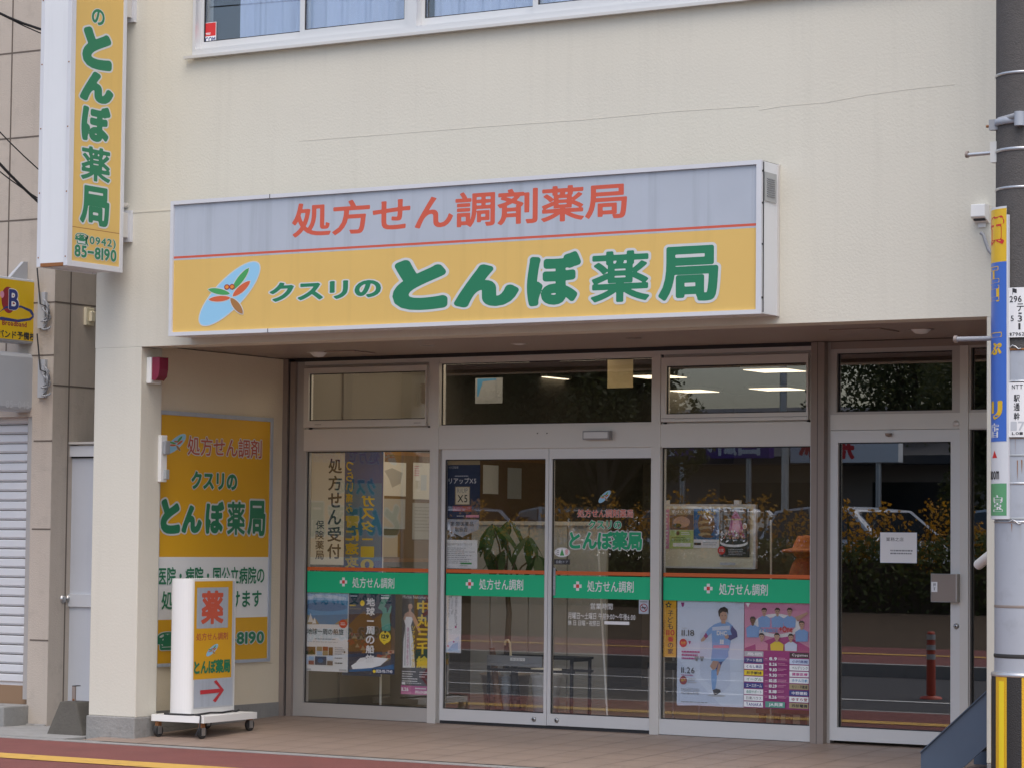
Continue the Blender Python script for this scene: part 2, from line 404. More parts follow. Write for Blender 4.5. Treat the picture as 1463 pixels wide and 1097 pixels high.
b.add([(-80, -4.9, -.015), (80, -4.9, -.015), (80, -4.78, -.015), (-80, -4.78, -.015)], [(0, 1, 2, 3)], 'road_white')
for k in range(-8, 8): b.add([(k*10., -7.3, -.015), (k*10+6., -7.3, -.015), (k*10+6., -7.17, -.015), (k*10., -7.17, -.015)], [(0, 1, 2, 3)], 'road_white')
prop(b.build('lane_marking'), kind='structure')
b = MB(); b.box(-80, 80, -9.45, -9.2, -.2, .12, 'cement'); prop(b.build('kerb'), kind='structure')
b = MB(); b.box(-80, 80, -14, -9.45, -.2, .116, 'red_asphalt'); prop(b.build('pavement'), kind='structure')
b = MB(); b.add([(-80, -12.0, .122), (80, -12.0, .122), (80, -11.7, .122), (-80, -11.7, .122)], [(0, 1, 2, 3)], 'yellow_line'); prop(b.build('yellow_guide_line'), kind='structure')
b = MB(); b.add([(-80, -14, .1), (3, -14, .1), (3, -15.8, .5), (-80, -15.8, .5), (3, -60, .5), (-80, -60, .5), (3, -14, -.1), (3, -60, -.1)], [(0, 1, 2, 3), (3, 2, 4, 5), (1, 6, 7, 4, 2)], 'soil'); prop(b.build('planted_bank'), kind='structure')
b = MB(); b.add([(-80, -18.5, .51), (2.5, -18.5, .51), (2.5, -60, .51), (-80, -60, .51)], [(0, 1, 2, 3)], 'asphalt'); prop(b.build('parking_lot'), kind='structure')
b = MB()
b.add([(XC-.3, -.235, .008), (XR, -.235, .008), (XR, DP+.1, ZF), (XD-.01, DP+.1, ZF), (XD-.01, .2, .024), (XC-.3, .2, .024)], [(0, 1, 2, 3, 4, 5)], 'tile')
def zfl(y): return .008+(y+.235)/(DP+.335)*(ZF-.008)
for k in range(1, 22):
    x = XD+k*.303
    if x < 3.1: b.add([(x, -.233, .0105), (x+.006, -.233, .0105), (x+.006, DP, zfl(DP)+.002), (x, DP, zfl(DP)+.002)], [(0, 1, 2, 3)], 'grout')
for k in range(7):
    y = .06+k*.303; b.add([(XD, y, zfl(y)+.0025), (3.1, y, zfl(y)+.0025), (3.1, y+.006, zfl(y+.006)+.0025), (XD, y+.006, zfl(y+.006)+.0025)], [(0, 1, 2, 3)], 'grout')
prop(b.build('porch_floor'), kind='structure')
b = MB(); b.box(-60, XL-.02, -.235, .9, -.2, .008, 'cement'); prop(b.build('concrete_ground'), kind='structure')

# ================================================================ the pharmacy building
B = thing('pharmacy_building', 'cream plastered pharmacy building with deep recessed glass shopfront', 'building', (XL, 0, 0))
WZ0, WZ1, WX0, WX1 = 4.905, 6.2, -3.605, 2.15
w = MB()
w.box(XL, XR, 0, .22, 2.827, WZ0, 'plaster'); w.box(XL, WX0, 0, .22, WZ0, WZ1, 'plaster'); w.box(WX1, XR, 0, .22, WZ0, WZ1, 'plaster'); w.box(XL, XR, 0, .22, WZ1, 7.6, 'plaster')
w.box(XL, XD-.22, .22, 10.3, 0, 7.6, 'plaster'); w.box(XR-.2, XR, .22, 10.3, 0, 7.6, 'plaster'); w.box(XD-.22, XR-.2, 10.1, 10.3, 0, 7.6, 'plaster')
# old joint and hairline cracks in the plaster
w.box(XL+.002, XL+.75, -.003, .004, 3.802, 3.81, 'crack')
pts = [at_y(u, v, 0) for u, v in [(1085, 158), (1120, 152), (1180, 147), (1240, 136), (1300, 128), (1365, 121)]]
pts2 = [at_y(u, v, 0) for u, v in [(428, 202), (560, 192), (700, 181), (830, 172), (960, 160), (1085, 152)]]
for p, q in list(zip(pts, pts[1:]))+list(zip(pts2, pts2[1:])): w.prism([(p[0], p[1]-.0012), (q[0], q[1]-.0012), (q[0], q[1]+.0012), (p[0], p[1]+.0012)], -.0015, .003, 1, 'crack')
w.build('wall', B)
w = MB(); w.box(XL+.02, XR-.02, .1, 10.2, 7.6, 7.75, 'cement'); w.build('roof', B)
w = MB(); w.box(XL, XC, 0, .24, .166, 2.827, 'plaster'); w.build('pillar', B, .006)
w = MB(); w.box(XL-.012, XC+.006, -.014, .25, -.05, .166, 'cement'); w.build('plinth', B, .008)
w = MB(); w.box(2.447, XR, 0, .3, .166, 2.827, 'plaster'); w.box(2.447, XR, .002, .298, -.05, .166, 'cement'); w.build('pillar', B, .006)
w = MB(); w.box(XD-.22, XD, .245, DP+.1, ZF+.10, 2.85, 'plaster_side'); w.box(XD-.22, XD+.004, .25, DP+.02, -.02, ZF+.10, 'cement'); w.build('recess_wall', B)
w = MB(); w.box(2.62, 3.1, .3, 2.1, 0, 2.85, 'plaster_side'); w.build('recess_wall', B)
w = MB()
w.box(XD-.2, 3.1, .02, 2.05, 2.862, 2.9, 'soffit')
for k in range(18): w.box(XD, 3.1, .24+k*.095, .24+k*.095+.089, 2.856, 2.862, 'soffit')
w.build('soffit', B)
w = MB(); w.box(XD, 3.1, 0.222, .24, 2.83, 2.862, 'soffit'); w.box(XD-.02, .419, DP-.02, DP+.0, 2.828, 2.856, 'gasket'); w.build('soffit_trim', B)

# shopfront frame: posts, bars, rails
FY0, FY1, GY = DP, DP+.075, DP+.035
def bar(mb, x0, x1, z0, z1, m, y0=FY0, y1=FY1): mb.box(x0, x1, y0, y1, z0, z1, m)
f = MB()
bar(f, XD, -4.085, ZF-.02, 2.85, 'bronze', FY0-.03, FY1); bar(f, -4.085, -4.068, ZF-.02, 2.85, 'gasket', FY0-.01); bar(f, -4.068, -4.02, ZF-.02, 2.85, 'bronze', FY0-.02)
bar(f, -4.02, -3.94, ZF-.02, 2.85, 'alu_dark', FY0+.01, FY1)
bar(f, -2.763, -2.688, ZF-.02, 2.80, 'alu', FY0-.012); bar(f, -.862, -.789, ZF-.02, 2.80, 'alu', FY0-.012)
bar(f, .397, .419, ZF-.02, 2.80, 'alu', FY0-.003)
bar(f, -3.94, .419, 2.80, 2.85, 'alu', FY0-.006)
for x0, x1 in ((-3.94, -2.763), (-2.688, -.862), (-.789, .397)): bar(f, x0, x1, 2.141, 2.303, 'alu', FY0-.008)
bar(f, .419, .519, ZF-.02, 2.85, 'bronze', FY0-.05, FY1); bar(f, .467, .470, ZF-.02, 2.85, 'gasket', FY0-.0515, FY0-.049)
f.build('shopfront_frame', B)
def sash(name, x0, x1, z0, z1, g, fr, frame_m, glass_m, parent=B, y0=FY0, y1=FY1, gy=None):
    """frame of rails round an opening (x0..z1 outer, g = glass left, right, bottom, top) with its pane and rubber gasket"""
    gx0, gx1, gz0, gz1 = g; gy = gy or (y0+y1)/2
    f = MB(); f.box(x0, gx0, y0, y1, z0, z1, frame_m); f.box(gx1, x1, y0, y1, z0, z1, frame_m)
    f.box(gx0, gx1, y0, y1, z0, gz0, frame_m); f.box(gx0, gx1, y0, y1, gz1, z1, frame_m)
    e = .007
    for a in ((gx0, gx0+e, gz0, gz1), (gx1-e, gx1, gz0, gz1), (gx0+e, gx1-e, gz0, gz0+e), (gx0+e, gx1-e, gz1-e, gz1)): f.box(a[0], a[1], gy-.012, gy-.004, a[2], a[3], 'gasket')
    o = f.build(name, parent)
    p = MB(); p.box(gx0-.002, gx1+.002, gy-.003, gy+.003, gz0-.002, gz1+.002, glass_m); p.build('pane', o)
    return o
hop = sash('transom_window', -3.93, -2.79, 2.318, 2.775, (-3.883, -2.80, 2.37, 2.733), 0, 'alu', 'clear_glass', y0=FY0-.03, y1=FY0+.03)
t = MB(); t.box(-3.94, -2.763, FY0+.02, FY0+.07, 2.303, 2.318, 'alu'); t.box(-3.935, -2.785, FY0-.026, FY0-.0265, 2.341, 2.3435, 'gasket')
t.box(-2.79, -2.766, FY0+.005, FY0+.06, 2.318, 2.80, 'alu'); t.box(-3.94, -2.79, FY0+.01, FY0+.06, 2.776, 2.80, 'alu_dark')
for x in (-3.82, -2.9): t.box(x, x+.06, FY0-.033, FY0-.03, 2.336, 2.345, 'alu_dark')
for x in (-3.89, -2.785): t.box(x, x+.012, FY0-.012, FY0+.02, 2.305, 2.316, 'gasket')
t.build('window_hinge', hop)
sash('transom_window', -2.688, -.862, 2.303, 2.80, (-2.685, -.865, 2.32, 2.784), 0, 'alu', 'clear_glass')
hop = sash('transom_window', -.775, .385, 2.318, 2.775, (-.735, .372, 2.372, 2.715), 0, 'alu', 'clear_glass', y0=FY0-.03, y1=FY0+.03)
t = MB(); t.box(-.789, .397, FY0+.02, FY0+.07, 2.303, 2.318, 'alu'); t.box(-.789, -.775, FY0+.01, FY0+.06, 2.318, 2.80, 'gasket'); t.box(-.775, .397, FY0+.005, FY0+.06, 2.776, 2.80, 'alu_dark'); t.box(.385, .397, FY0+.005, FY0+.06, 2.318, 2.776, 'alu')
t.box(-.77, .38, FY0-.0315, FY0-.0305, 2.341, 2.3435, 'gasket')
for x in (-.66, .2): t.box(x, x+.07, FY0-.033, FY0-.03, 2.336, 2.345, 'alu_dark')
for x in (-.765, .37): t.box(x, x+.012, FY0-.012, FY0+.02, 2.305, 2.316, 'gasket')
t.build('window_hinge', hop)
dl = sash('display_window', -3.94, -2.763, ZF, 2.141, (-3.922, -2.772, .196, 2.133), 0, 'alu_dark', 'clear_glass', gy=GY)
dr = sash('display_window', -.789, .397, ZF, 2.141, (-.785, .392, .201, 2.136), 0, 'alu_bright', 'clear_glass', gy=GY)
d1 = sash('sliding_door', -2.668, -1.733, .113, 2.141, (-2.640, -1.760, .2, 2.063), 0, 'alu_bright', 'clear_glass', y0=FY0+.012, y1=FY0+.052, gy=GY)
d2 = sash('sliding_door', -1.729, -.864, .115, 2.141, (-1.702, -.868, .2, 2.063), 0, 'alu_bright', 'clear_glass', y0=FY0+.012, y1=FY0+.052, gy=GY)
t = MB(); t.box(-2.688, -2.668, FY0+.03, FY1, ZF-.01, 2.141, 'alu_dark'); t.box(-2.668, -.864, FY0+.02, FY1, ZF-.01, .112, 'gasket'); t.build('door_track', B)
for dd, x in ((d1, -1.838), (d2, -1.645)):
    lk = MB(); lk.lathe([(0, .012), (.012, .012), (.017, .008), (.019, 0)], (0, 0, 0), 'steel', 16)
    lk.v = [(x+p[0], FY0+.012-p[2], .155+p[1]) for p in lk.v]; lk.box(x-.004, x+.004, FY0-.003, FY0-.0005, .147, .163, 'gasket'); lk.build('lock', dd)
# bands, crosses and lettering stuck on the outside of the panes
def decals(parent, x0, x1, cross, tx, items=None):
    c = planeY(GY-.0033)
    c.lrect(x0, 1.045, x1, 1.208, 'band_green'); c.lrect(x0, 1.216, x1, 1.242, 'band_orange')
    u, v = cross; x, y = c.loc(u, v)
    for a, bb_ in ((.034, .0125), (.0125, .034)): c.lrect(x-a, y-bb_, x+a, y+bb_, 'white')
    c.lrect(x-.013, y-.013, x+.013, y+.013, 'cross_red')
    c.T('処方せん調剤', *tx, 'white', .012)
    if items: items(c)
    c.build('lettering', parent)
def left_door(c):
    pass
def right_door(c):
    dragonfly(c, 863.8, 709, .195)
    c.T('処方せん調剤薬局', 825.5, 727, 904.8, 738.5, 'letter_red', .012, 'letter_outline', .028, n=48)
    c.T('クスリの', 841, 742.5, 888, 755, 'letter_bright_green', .03, 'letter_outline', .05)
    c.T('とんぼ薬局', 813.8, 758, 917.7, 785, 'letter_bright_green', .045, 'letter_outline', .05)
    c.ell(803.4, 788.3, 11, 6.8, 'paper'); c.ell(803.4, 788.3, 10.2, 6.2, 'print_light'); c.ell(803.4, 788.3, 9.6, 5.8, 'paper')
    c.polypx([(803.4, 783), (806.6, 793), (800.2, 793)], 'wing_green'); c.T('注', 794.5, 784, 799.3, 792, 'print_black'); c.T('意', 807.5, 784, 812.3, 792, 'cross_red')
    c.R(792, 798.3, 814.6, 805.7, 'print_black'); c.T('自動ドア', 795, 799.8, 812, 804.2, 'print_light')
    c.R(788.4, 810, 794, 850, 'plastic_grey'); c.VT('自動扉', 789.3, 822, 793.2, 842, 'print_light')
    c.T('営業時間', 844, 861, 875.5, 870, 'white')
    c.T('月曜日～土曜日 午前9:00～午後6:00', 812, 875, 908, 884.5, 'white'); c.T('休 日 日曜・祝祭日', 812, 885.5, 857, 893.2, 'white'); c.R(864, 887, 899.5, 891.6, 'white')
    c.R(913.3, 856.3, 927.3, 876.2, 'sign_grey'); c.ell(920.2, 867.5, 5.6, 6, 'maroon'); c.ell(920.2, 867.5, 4.4, 4.8, 'sign_grey'); c.polypx([(916.6, 863.6), (917.4, 862.8), (923.8, 871.2), (923, 872)], 'maroon'); c.R(917, 866.6, 923.5, 868.4, 'print_black'); c.R(915, 858, 925.5, 860, 'print_grey')
    c.R(786, 640.5, 802, 653, 'navy'); c.polypx([(786, 653), (786, 648), (794, 640.5), (798, 640.5), (789, 653)], 'logo_red'); c.R(794, 648, 801, 651, 'paper')
decals(dl, -3.920, -2.774, (490.8, 830.6), (503.5, 824.2, 563.5, 839.6))
decals(d1, -2.638, -1.762, (671, 833.4), (684.7, 826.4, 747.6, 842.2), left_door)
decals(d2, -1.700, -.870, (825.3, 836.6), (839, 829, 905.4, 845.4), right_door)
decals(dr, -.783, .390, (1012, 840), (1027.4, 833, 1097, 849.8))
# the sensor on the bar over the doors
s_ = MB(); x0, z0 = at_y(833, 627.5, DP-.05); x1, z1 = at_y(871, 614.8, DP-.05)
s_.box(x0, x1, DP-.058, DP-.008, z0, z1, 'plastic_grey'); s_.box(x0+.008, x1-.012, DP-.061, DP-.058, z0+.008, z1-.008, 'alu_bright'); s_.build('door_sensor', B, .003)
s_ = MB()
for u in (768, 781.5): s_ = MB(); x, z = at_y(u, 618.5, DP-.008); s_.box(x-.005, x+.005, DP-.0095, DP-.008, z-.004, z+.004, 'gasket'); s_.build('screw_hole', B)

# right-hand side entrance with dark glass
f = MB()
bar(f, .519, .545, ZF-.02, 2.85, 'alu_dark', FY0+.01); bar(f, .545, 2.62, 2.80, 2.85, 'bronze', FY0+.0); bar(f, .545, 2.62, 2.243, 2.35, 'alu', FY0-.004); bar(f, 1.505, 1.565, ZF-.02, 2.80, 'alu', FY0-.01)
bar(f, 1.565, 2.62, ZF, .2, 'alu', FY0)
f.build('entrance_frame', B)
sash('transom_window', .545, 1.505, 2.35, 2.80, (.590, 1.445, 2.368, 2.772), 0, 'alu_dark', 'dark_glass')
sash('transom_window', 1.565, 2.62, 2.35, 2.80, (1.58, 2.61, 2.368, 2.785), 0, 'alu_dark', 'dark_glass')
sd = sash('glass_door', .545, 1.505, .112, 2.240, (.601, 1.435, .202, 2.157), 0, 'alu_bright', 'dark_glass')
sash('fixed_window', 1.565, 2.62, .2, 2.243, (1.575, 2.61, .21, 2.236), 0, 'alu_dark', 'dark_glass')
h = MB(); x0, z0 = at_y(1331, 858.5, FY0-.045); x1, z1 = at_y(1366, 820, FY0-.045)
h.box(x0, x1, FY0-.05, FY0-.04, z0, z1, 'bronze'); h.box(x0-.003, x0, FY0-.052, FY0-.038, z0-.003, z1+.003, 'steel'); h.box(x1, x1+.008, FY0-.052, FY0-.001, z0-.003, z1+.003, 'alu_dark')
h.box(x0, x1, FY0-.052, FY0-.038, z1, z1+.003, 'steel'); h.box(x0, x1, FY0-.052, FY0-.038, z0-.003, z0, 'steel')
h.box(x1-.10, x1-.06, FY0-.04, FY0+.03, z0+.06, z0+.10, 'steel')
c = planeY(FY0-.0515); c.R(1330.5, 830.5, 1339.3, 845, 'paper'); c.VT('押す', 1333, 832, 1337, 843.5, 'print_black'); c.v += h.v and []
h.build('push_plate', sd); c.build('notice', sd)
h = MB(); x, z = at_y(1366.3, 894, FY0); h.lathe([(0, .014), (.014, .014), (.018, .008), (.021, 0)], (0, 0, 0), 'steel', 16); h.v = [(x+p[0], FY0-p[2], z+p[1]) for p in h.v]; h.box(x-.005, x+.005, FY0-.016, FY0-.0145, z-.006, z+.006, 'gasket'); h.build('lock', sd)
h = MB(); x, z = at_y(1271, 618.5, FY0); h.lathe([(0, -.025), (.02, -.02), (.024, 0)], (x, FY0-.02, z), 'bronze', 10); h.build('door_stop', sd)
h = MB(); x, z = at_y(1366, 605, FY0-.004); h.lathe([(0, .004), (.022, .003), (.024, 0)], (0, 0, 0), 'alu_bright', 18); h.v = [(x+p[0], FY0-.004-p[2], z+p[1]) for p in h.v]; h.build('round_cap', B)

# upper windows with curtains
for i, (x0, x1) in enumerate(((WX0, -1.70), (-1.70, .215), (.215, WX1))):
    o = MB(); o.box(x0, x0+.025, -.02, .1, WZ0, WZ1, 'alu_bright'); o.box(x1-.05, x1, -.02, .1, WZ0, WZ1, 'alu_bright'); o.box(x0+.025, x1-.05, -.02, .1, WZ0, WZ0+.045, 'alu_bright'); o.box(x0+.025, x1-.05, -.02, .1, WZ1-.05, WZ1, 'alu_bright')
    if i == 0: o.box(x0-.06, WX1+.06, -.05, -.021, WZ0-.022, WZ0-.002, 'alu')
    W = o.build('window_unit', B)
    xm = (x0+x1)/2
    sash('window_sash', x0+.025, xm+.022, WZ0+.045, WZ1-.05, (x0+.05, xm-.018, WZ0+.105, WZ1-.09), 0, 'alu_bright', 'upper_glass', parent=W, y0=.045, y1=.08)
    sash('window_sash', xm-.02, x1-.05, WZ0+.045, WZ1-.05, (xm+.02, x1-.09, WZ0+.105, WZ1-.09), 0, 'alu_bright', 'upper_glass', parent=W, y0=.005, y1=.04)
    # curtain folds
    cu = MB(); n = 150
    xs = np.linspace(x0+.06, x1-.06, n)
    if i == 0: xs = np.linspace(x0+.30, x1-.06, n)
    ph = [.17+.022*math.sin(x*41+2*math.sin(x*7+i))+.008*math.sin(x*97) for x in xs]
    cu.add([(x, y, z) for z in (WZ0+.02, WZ1) for x, y in zip(xs, ph)], [(k, k+1, n+k+1, n+k) for k in range(n-1)], 'curtain', True); cu.build('curtain', W)
st = planeY(.058); st.R(285.5, 33, 309, 62.5, 'paper'); st.R(286.3, 33.6, 308.3, 52.5, 'logo_red'); st.T('SECOM', 287, 53.8, 307.6, 61.3, 'navy', .03); st.R(294, 47.6, 301, 48.6, 'paper'); st.R(294.6, 49.5, 300.5, 50.2, 'paper')
st.build('security_sticker', B)
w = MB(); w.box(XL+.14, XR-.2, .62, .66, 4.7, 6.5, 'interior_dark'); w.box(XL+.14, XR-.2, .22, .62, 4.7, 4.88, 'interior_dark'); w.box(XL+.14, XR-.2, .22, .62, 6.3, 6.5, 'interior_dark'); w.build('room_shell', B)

# the inside of the shop
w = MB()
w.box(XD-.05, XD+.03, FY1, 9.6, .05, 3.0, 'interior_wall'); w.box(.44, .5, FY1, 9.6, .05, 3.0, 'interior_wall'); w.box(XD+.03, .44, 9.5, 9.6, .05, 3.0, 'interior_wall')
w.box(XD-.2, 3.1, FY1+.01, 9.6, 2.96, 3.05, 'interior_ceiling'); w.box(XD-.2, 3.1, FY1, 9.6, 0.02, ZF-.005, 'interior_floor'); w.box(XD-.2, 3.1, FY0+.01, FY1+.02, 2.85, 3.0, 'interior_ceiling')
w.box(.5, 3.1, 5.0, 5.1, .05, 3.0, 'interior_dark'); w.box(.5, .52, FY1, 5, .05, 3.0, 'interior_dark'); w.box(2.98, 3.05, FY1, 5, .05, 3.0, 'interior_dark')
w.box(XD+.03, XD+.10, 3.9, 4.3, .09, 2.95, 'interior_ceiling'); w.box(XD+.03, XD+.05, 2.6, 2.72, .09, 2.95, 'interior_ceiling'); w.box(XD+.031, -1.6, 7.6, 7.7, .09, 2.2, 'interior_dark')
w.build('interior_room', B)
for (u, v) in ((770, 536.5), (938, 534), (988, 555), (1107, 525), (1110, 552), (905, 560), (-1, 0), (-1, 1), (-1, 2), (-1, 3), (-1, 4), (-1, 5), (-1, 6), (-1, 7)):  # entries without a pixel are unseen extra panels, added to brighten the shop
    p = hit(u, v, 2, 2.955) if u > 0 else (-3.55+1.15*(v % 4), 2.5+.95*(v//4)); l = MB(); k_ = .22 if u > 0 else .45; l.box(p[0]-k_, p[0]+k_, p[1]-k_, p[1]+k_, 2.93, 2.958, 'alu')
    o = l.build('ceiling_and_fill_light', B); l = MB(); k_ -= .02; l.box(p[0]-k_, p[0]+k_, p[1]-k_, p[1]+k_, 2.925, 2.93, 'lamp_panel'); l.build('diffuser', o)

# ================================================================ fittings under and on the front
SOF = 'lights and vents in the soffit'
def downlight(u, v, r, label, ring='alu_dark', dome=0.):
    p = hit(u, v, 2, 2.856); b = thing('downlight', label, 'ceiling light', (p[0], p[1], 2.856), group=SOF)
    m = MB(); m.lathe([(r*.78, -.004), (r, -.006), (r*1.02, 0)], (p[0], p[1], 2.8555), ring, 22); m.build('trim_ring', b)
    m = MB(); m.lathe([(0, -.003-dome), (r*.45, -.003-dome*.85), (r*.78, -.0035)], (p[0], p[1], 2.8555), 'white' if dome else 'gravel', 22); m.build('lamp_cover', b)
downlight(455, 503.5, .085, 'domed white ceiling lamp in the soffit near the yellow wall panel', dome=.035)
downlight(610, 493.5, .055, 'small flush ceiling lamp in the soffit over the left display window')
downlight(742, 491, .06, 'small flush ceiling lamp in the soffit over the sliding doors', dome=.008)
downlight(905, 483, .055, 'dark ringed flush ceiling lamp in the soffit under the sign end', 'bronze')
downlight(1316, 470.5, .085, 'domed white ceiling lamp with dark ring over the side door', 'bronze', .03)
p = hit(500, 503, 2, 2.856); m = MB(); m.box(p[0]-.14, p[0]+.14, p[1]-.14, p[1]+.14, 2.846, 2.8555, 'soffit'); prop(m.build('access_hatch', None, .003), 'brown square hatch in the soffit beside the domed lamp', 'hatch', SOF)
p = hit(1235, 472, 2, 2.856); m = MB(); m.box(p[0]-.18, p[0]+.18, p[1]-.16, p[1]+.16, 2.846, 2.8555, 'soffit'); prop(m.build('access_hatch', None, .003), 'brown square hatch in the soffit over the side door', 'hatch', SOF)
# red and white alarm lamp on the pillar's inner face
a = thing('alarm_lamp', 'maroon and white alarm lamp at the top of the cream pillar', 'alarm lamp', (XC, .13, 2.6))
p0 = hit(208, 533, 0, XC+.03); zz = (2.565, 2.755)
m = MB(); m.box(XC, XC+.045, .055, .175, zz[0], zz[1], 'plastic_white'); m.build('housing', a, .008)
m = MB(); m.prism([(XC+.046, zz[0]+.03), (XC+.075, zz[0]+.02), (XC+.105, zz[0]+.05), (XC+.115, zz[0]+.1), (XC+.115, zz[1]), (XC+.046, zz[1])], .065, .165, 1, 'lamp_maroon'); m.build('lens', a, .012)
a = thing('door_intercom', 'small grey intercom box on the edge of the cream pillar', 'intercom', (XC, .2, 2.0))
p = hit(234, 640, 0, XC+.03); q = hit(235, 685, 0, XC+.03)
m = MB(); m.box(XC, XC+.03, p[1]-.03, p[1]+.04, 1.86, 2.2, 'plastic_white'); m.build('back_plate', a, .004)
m = MB(); m.box(XC+.03, XC+.06, p[1]-.02, p[1]+.04, 2.06, 2.16, 'plastic_grey'); m.build('card_reader', a, .008)
m = MB(); m.box(XC+.03, XC+.055, p[1]-.0, p[1]+.04, 1.88, 1.95, 'vent_grey'); m.build('bell_push', a, .004)
# vent hood, cable and screw on the plaster at the right
m = MB(); x0, z0 = at_y(1389, 318, -.05); x1, z1 = at_y(1409, 292, -.05)
m.prism([(0., z0-.005), (-.075, z0+.03), (-.07, z1), (0., z1)], x0, x1, 0, 'plastic_white'); m.box(x0+.008, x1-.008, -.055, -.02, z0+.008, z0+.022, 'gasket'); m.box(x0+.02, x1-.02, -.01, -.002, z0-.03, z0-.003, 'plastic_white')
prop(m.build('vent_hood', None, .006), 'small white hooded vent on the cream wall beside the pole', 'vent')
m = MB(); m.tube([(at_y(u, v, -.03)[0], -.03, at_y(u, v, -.03)[1]) for u, v in [(1401, 333), (1405, 336), (1408, 345), (1412, 357), (1424, 371)]], .011, 'plastic_grey'); prop(m.build('conduit_pipe'), 'short grey bent pipe end coming out of the cream wall', 'pipe')
m = MB(); P1 = hit(1398, 806, 1, .5); P2 = hit(1418, 790, 1, .32); m.tube([P1, P2], .032, 'plastic_white', 14); m.tube([P1+(P1-P2)*.004, P1+(P2-P1)*.04], .026, 'gasket', 14); prop(m.build('drain_spout'), 'short white pipe stub poking out beside the right pillar', 'pipe')

# ================================================================ the big sign over the front
S = thing('shop_sign', 'long box sign in grey and yellow with green pharmacy lettering', 'sign', (-1.26, 0, 2.87))
SX0, SX1, SZ0, SZ1, SY = -3.593, 1.066, 2.872, 3.830, -.252
m = MB(); m.box(SX0+.004, SX1-.004, SY+.02, -.001, SZ0+.004, SZ1-.004, 'sign_white'); m.box(SX1-.004, SX1+.006, -.02, 0, SZ0, SZ1, 'alu'); m.box(SX0+.006, SX1-.006, SY+.024, -.002, SZ1-.004, SZ1-.001, 'cement_dark'); m.build('cabinet', S)  # dirty dark top sheet, added unseen to cut light bouncing onto the wall
m = MB(); e = .027
m.box(SX0, SX1, SY, SY+.022, SZ1-e, SZ1, 'sign_frame'); m.box(SX0, SX1, SY, SY+.022, SZ0, SZ0+e, 'sign_frame'); m.box(SX0, SX0+e, SY, SY+.022, SZ0+e, SZ1-e, 'sign_frame'); m.box(SX1-.036, SX1, SY, SY+.022, SZ0+e, SZ1-e, 'sign_frame')
for u in (385,): x = at_y(u, 280, SY)[0]; m.box(x, x+.005, SY-.0012, SY+.01, SZ1-e-.001, SZ1+.001, 'gasket'); m.box(x, x+.005, SY-.0012, SY+.01, SZ0-.001, SZ0+e, 'gasket')
m.box(SX1-.0005, SX1+.004, SY+.022, SY+.030, SZ0+.01, SZ1-.01, 'gasket')
for k in (.1, .45, .72, .93): m.box(SX1, SX1+.003, SY+.008, SY+.016, SZ0+k*.95, SZ0+k*.95+.012, 'gasket')
m.build('frame', S)
c = planeY(SY+.016)
fx0, fx1, fz0, fz1 = SX0+e, SX1-.036, SZ0+e, SZ1-e
zr = (at_y(248, 368, SY)[1]+at_y(1079, 321, SY)[1])/2
c.lrect(fx0, fz0, fx1, fz1, 'sign_yellow'); c.lrect(fx0, zr-.02, fx1, fz1, 'sign_grey'); c.lrect(fx0, zr-.008, fx1, zr+.008, 'letter_red')
c.T('処方せん調剤薬局', 417.5, 275.5, 895.8, 326, 'letter_red', .022, n=64)
c.T('クスリの', 385.5, 401, 544.5, 428.6, 'letter_green', .045, 'letter_outline', .055, n=48)
for ch, bx, o_ in (('と', (561, 371, 639.8, 443.5), .075), ('ん', (649, 378, 741.5, 438.5), .075), ('ぼ', (753, 361, 830, 437), .058), ('薬', (844.5, 359, 928, 432), .024), ('局', (941, 352, 1026.5, 431), .036)):
    c.T(ch, *bx, 'letter_green', o_, 'letter_outline', .045, n=72)
dragonfly(c, 327.9, 420.3, .985)
c.build('sign_face', S)
m = MB(); y0, z0 = hit(1092, 287, 0, SX1)[1:]; y1, z1 = hit(1109, 250, 0, SX1)[1:]
m.box(SX1-.004, SX1+.004, y0, y1, z0, z1, 'vent_grey')
for k in range(9): m.box(SX1+.004, SX1+.009, y0+.03, y1-.03, z0+.03+k*(z1-z0-.06)/9, z0+.03+(k+.45)*(z1-z0-.06)/9, 'print_grey')
m.build('vent_grille', S)

# ================================================================ the upright projecting sign on the left corner
VX1, VX0, VY0, VY1, VZ0, VZ1 = -4.128, -4.411, -.728, -.12, 3.355, 6.1
V = thing('projecting_sign', 'tall upright yellow and white projecting sign on the left corner', 'sign', (-4.27, -.12, 3.35))
m = MB(); m.box(VX0+.012, VX1-.012, VY0+.012, VY1-.012, VZ0+.01, VZ1, 'sign_frame')
m.box(VX0+.035, VX1-.035, VY0+.002, VY0+.012, VZ0+.025, VZ1, 'sign_white'); m.build('cabinet', V)
m = MB()
for xx in (VX0, VX1-.035): m.box(xx, xx+.035, VY0, VY0+.05, VZ0, VZ1, 'sign_frame'); m.box(xx, xx+.035, VY1-.035, VY1, VZ0, VZ1, 'sign_frame')
m.box(VX1-.03, VX1, VY0+.05, VY1-.035, VZ0, VZ0+.04, 'sign_frame'); m.box(VX0, VX0+.03, VY0+.05, VY1-.035, VZ0, VZ0+.04, 'sign_frame'); m.box(VX0+.035, VX1-.035, VY0+.001, VY0+.03, VZ0, VZ0+.025, 'rust')
for k in range(8):
    for xx in (VX0+.017, VX1-.017): m.box(xx-.005, xx+.005, VY0-.003, VY0, VZ0+.06+k*.46, VZ0+.07+k*.46, 'rust')
m.build('frame', V, .003)
c = planeX(VX1-.008); c.lrect(VY0+.05, VZ0+.04, VY1-.035, VZ1, 'sign_yellow')
z = c.loc(136, 329)[1]; c.lrect(VY0+.05, z-.003, VY1-.035, z+.003, 'body_brown')
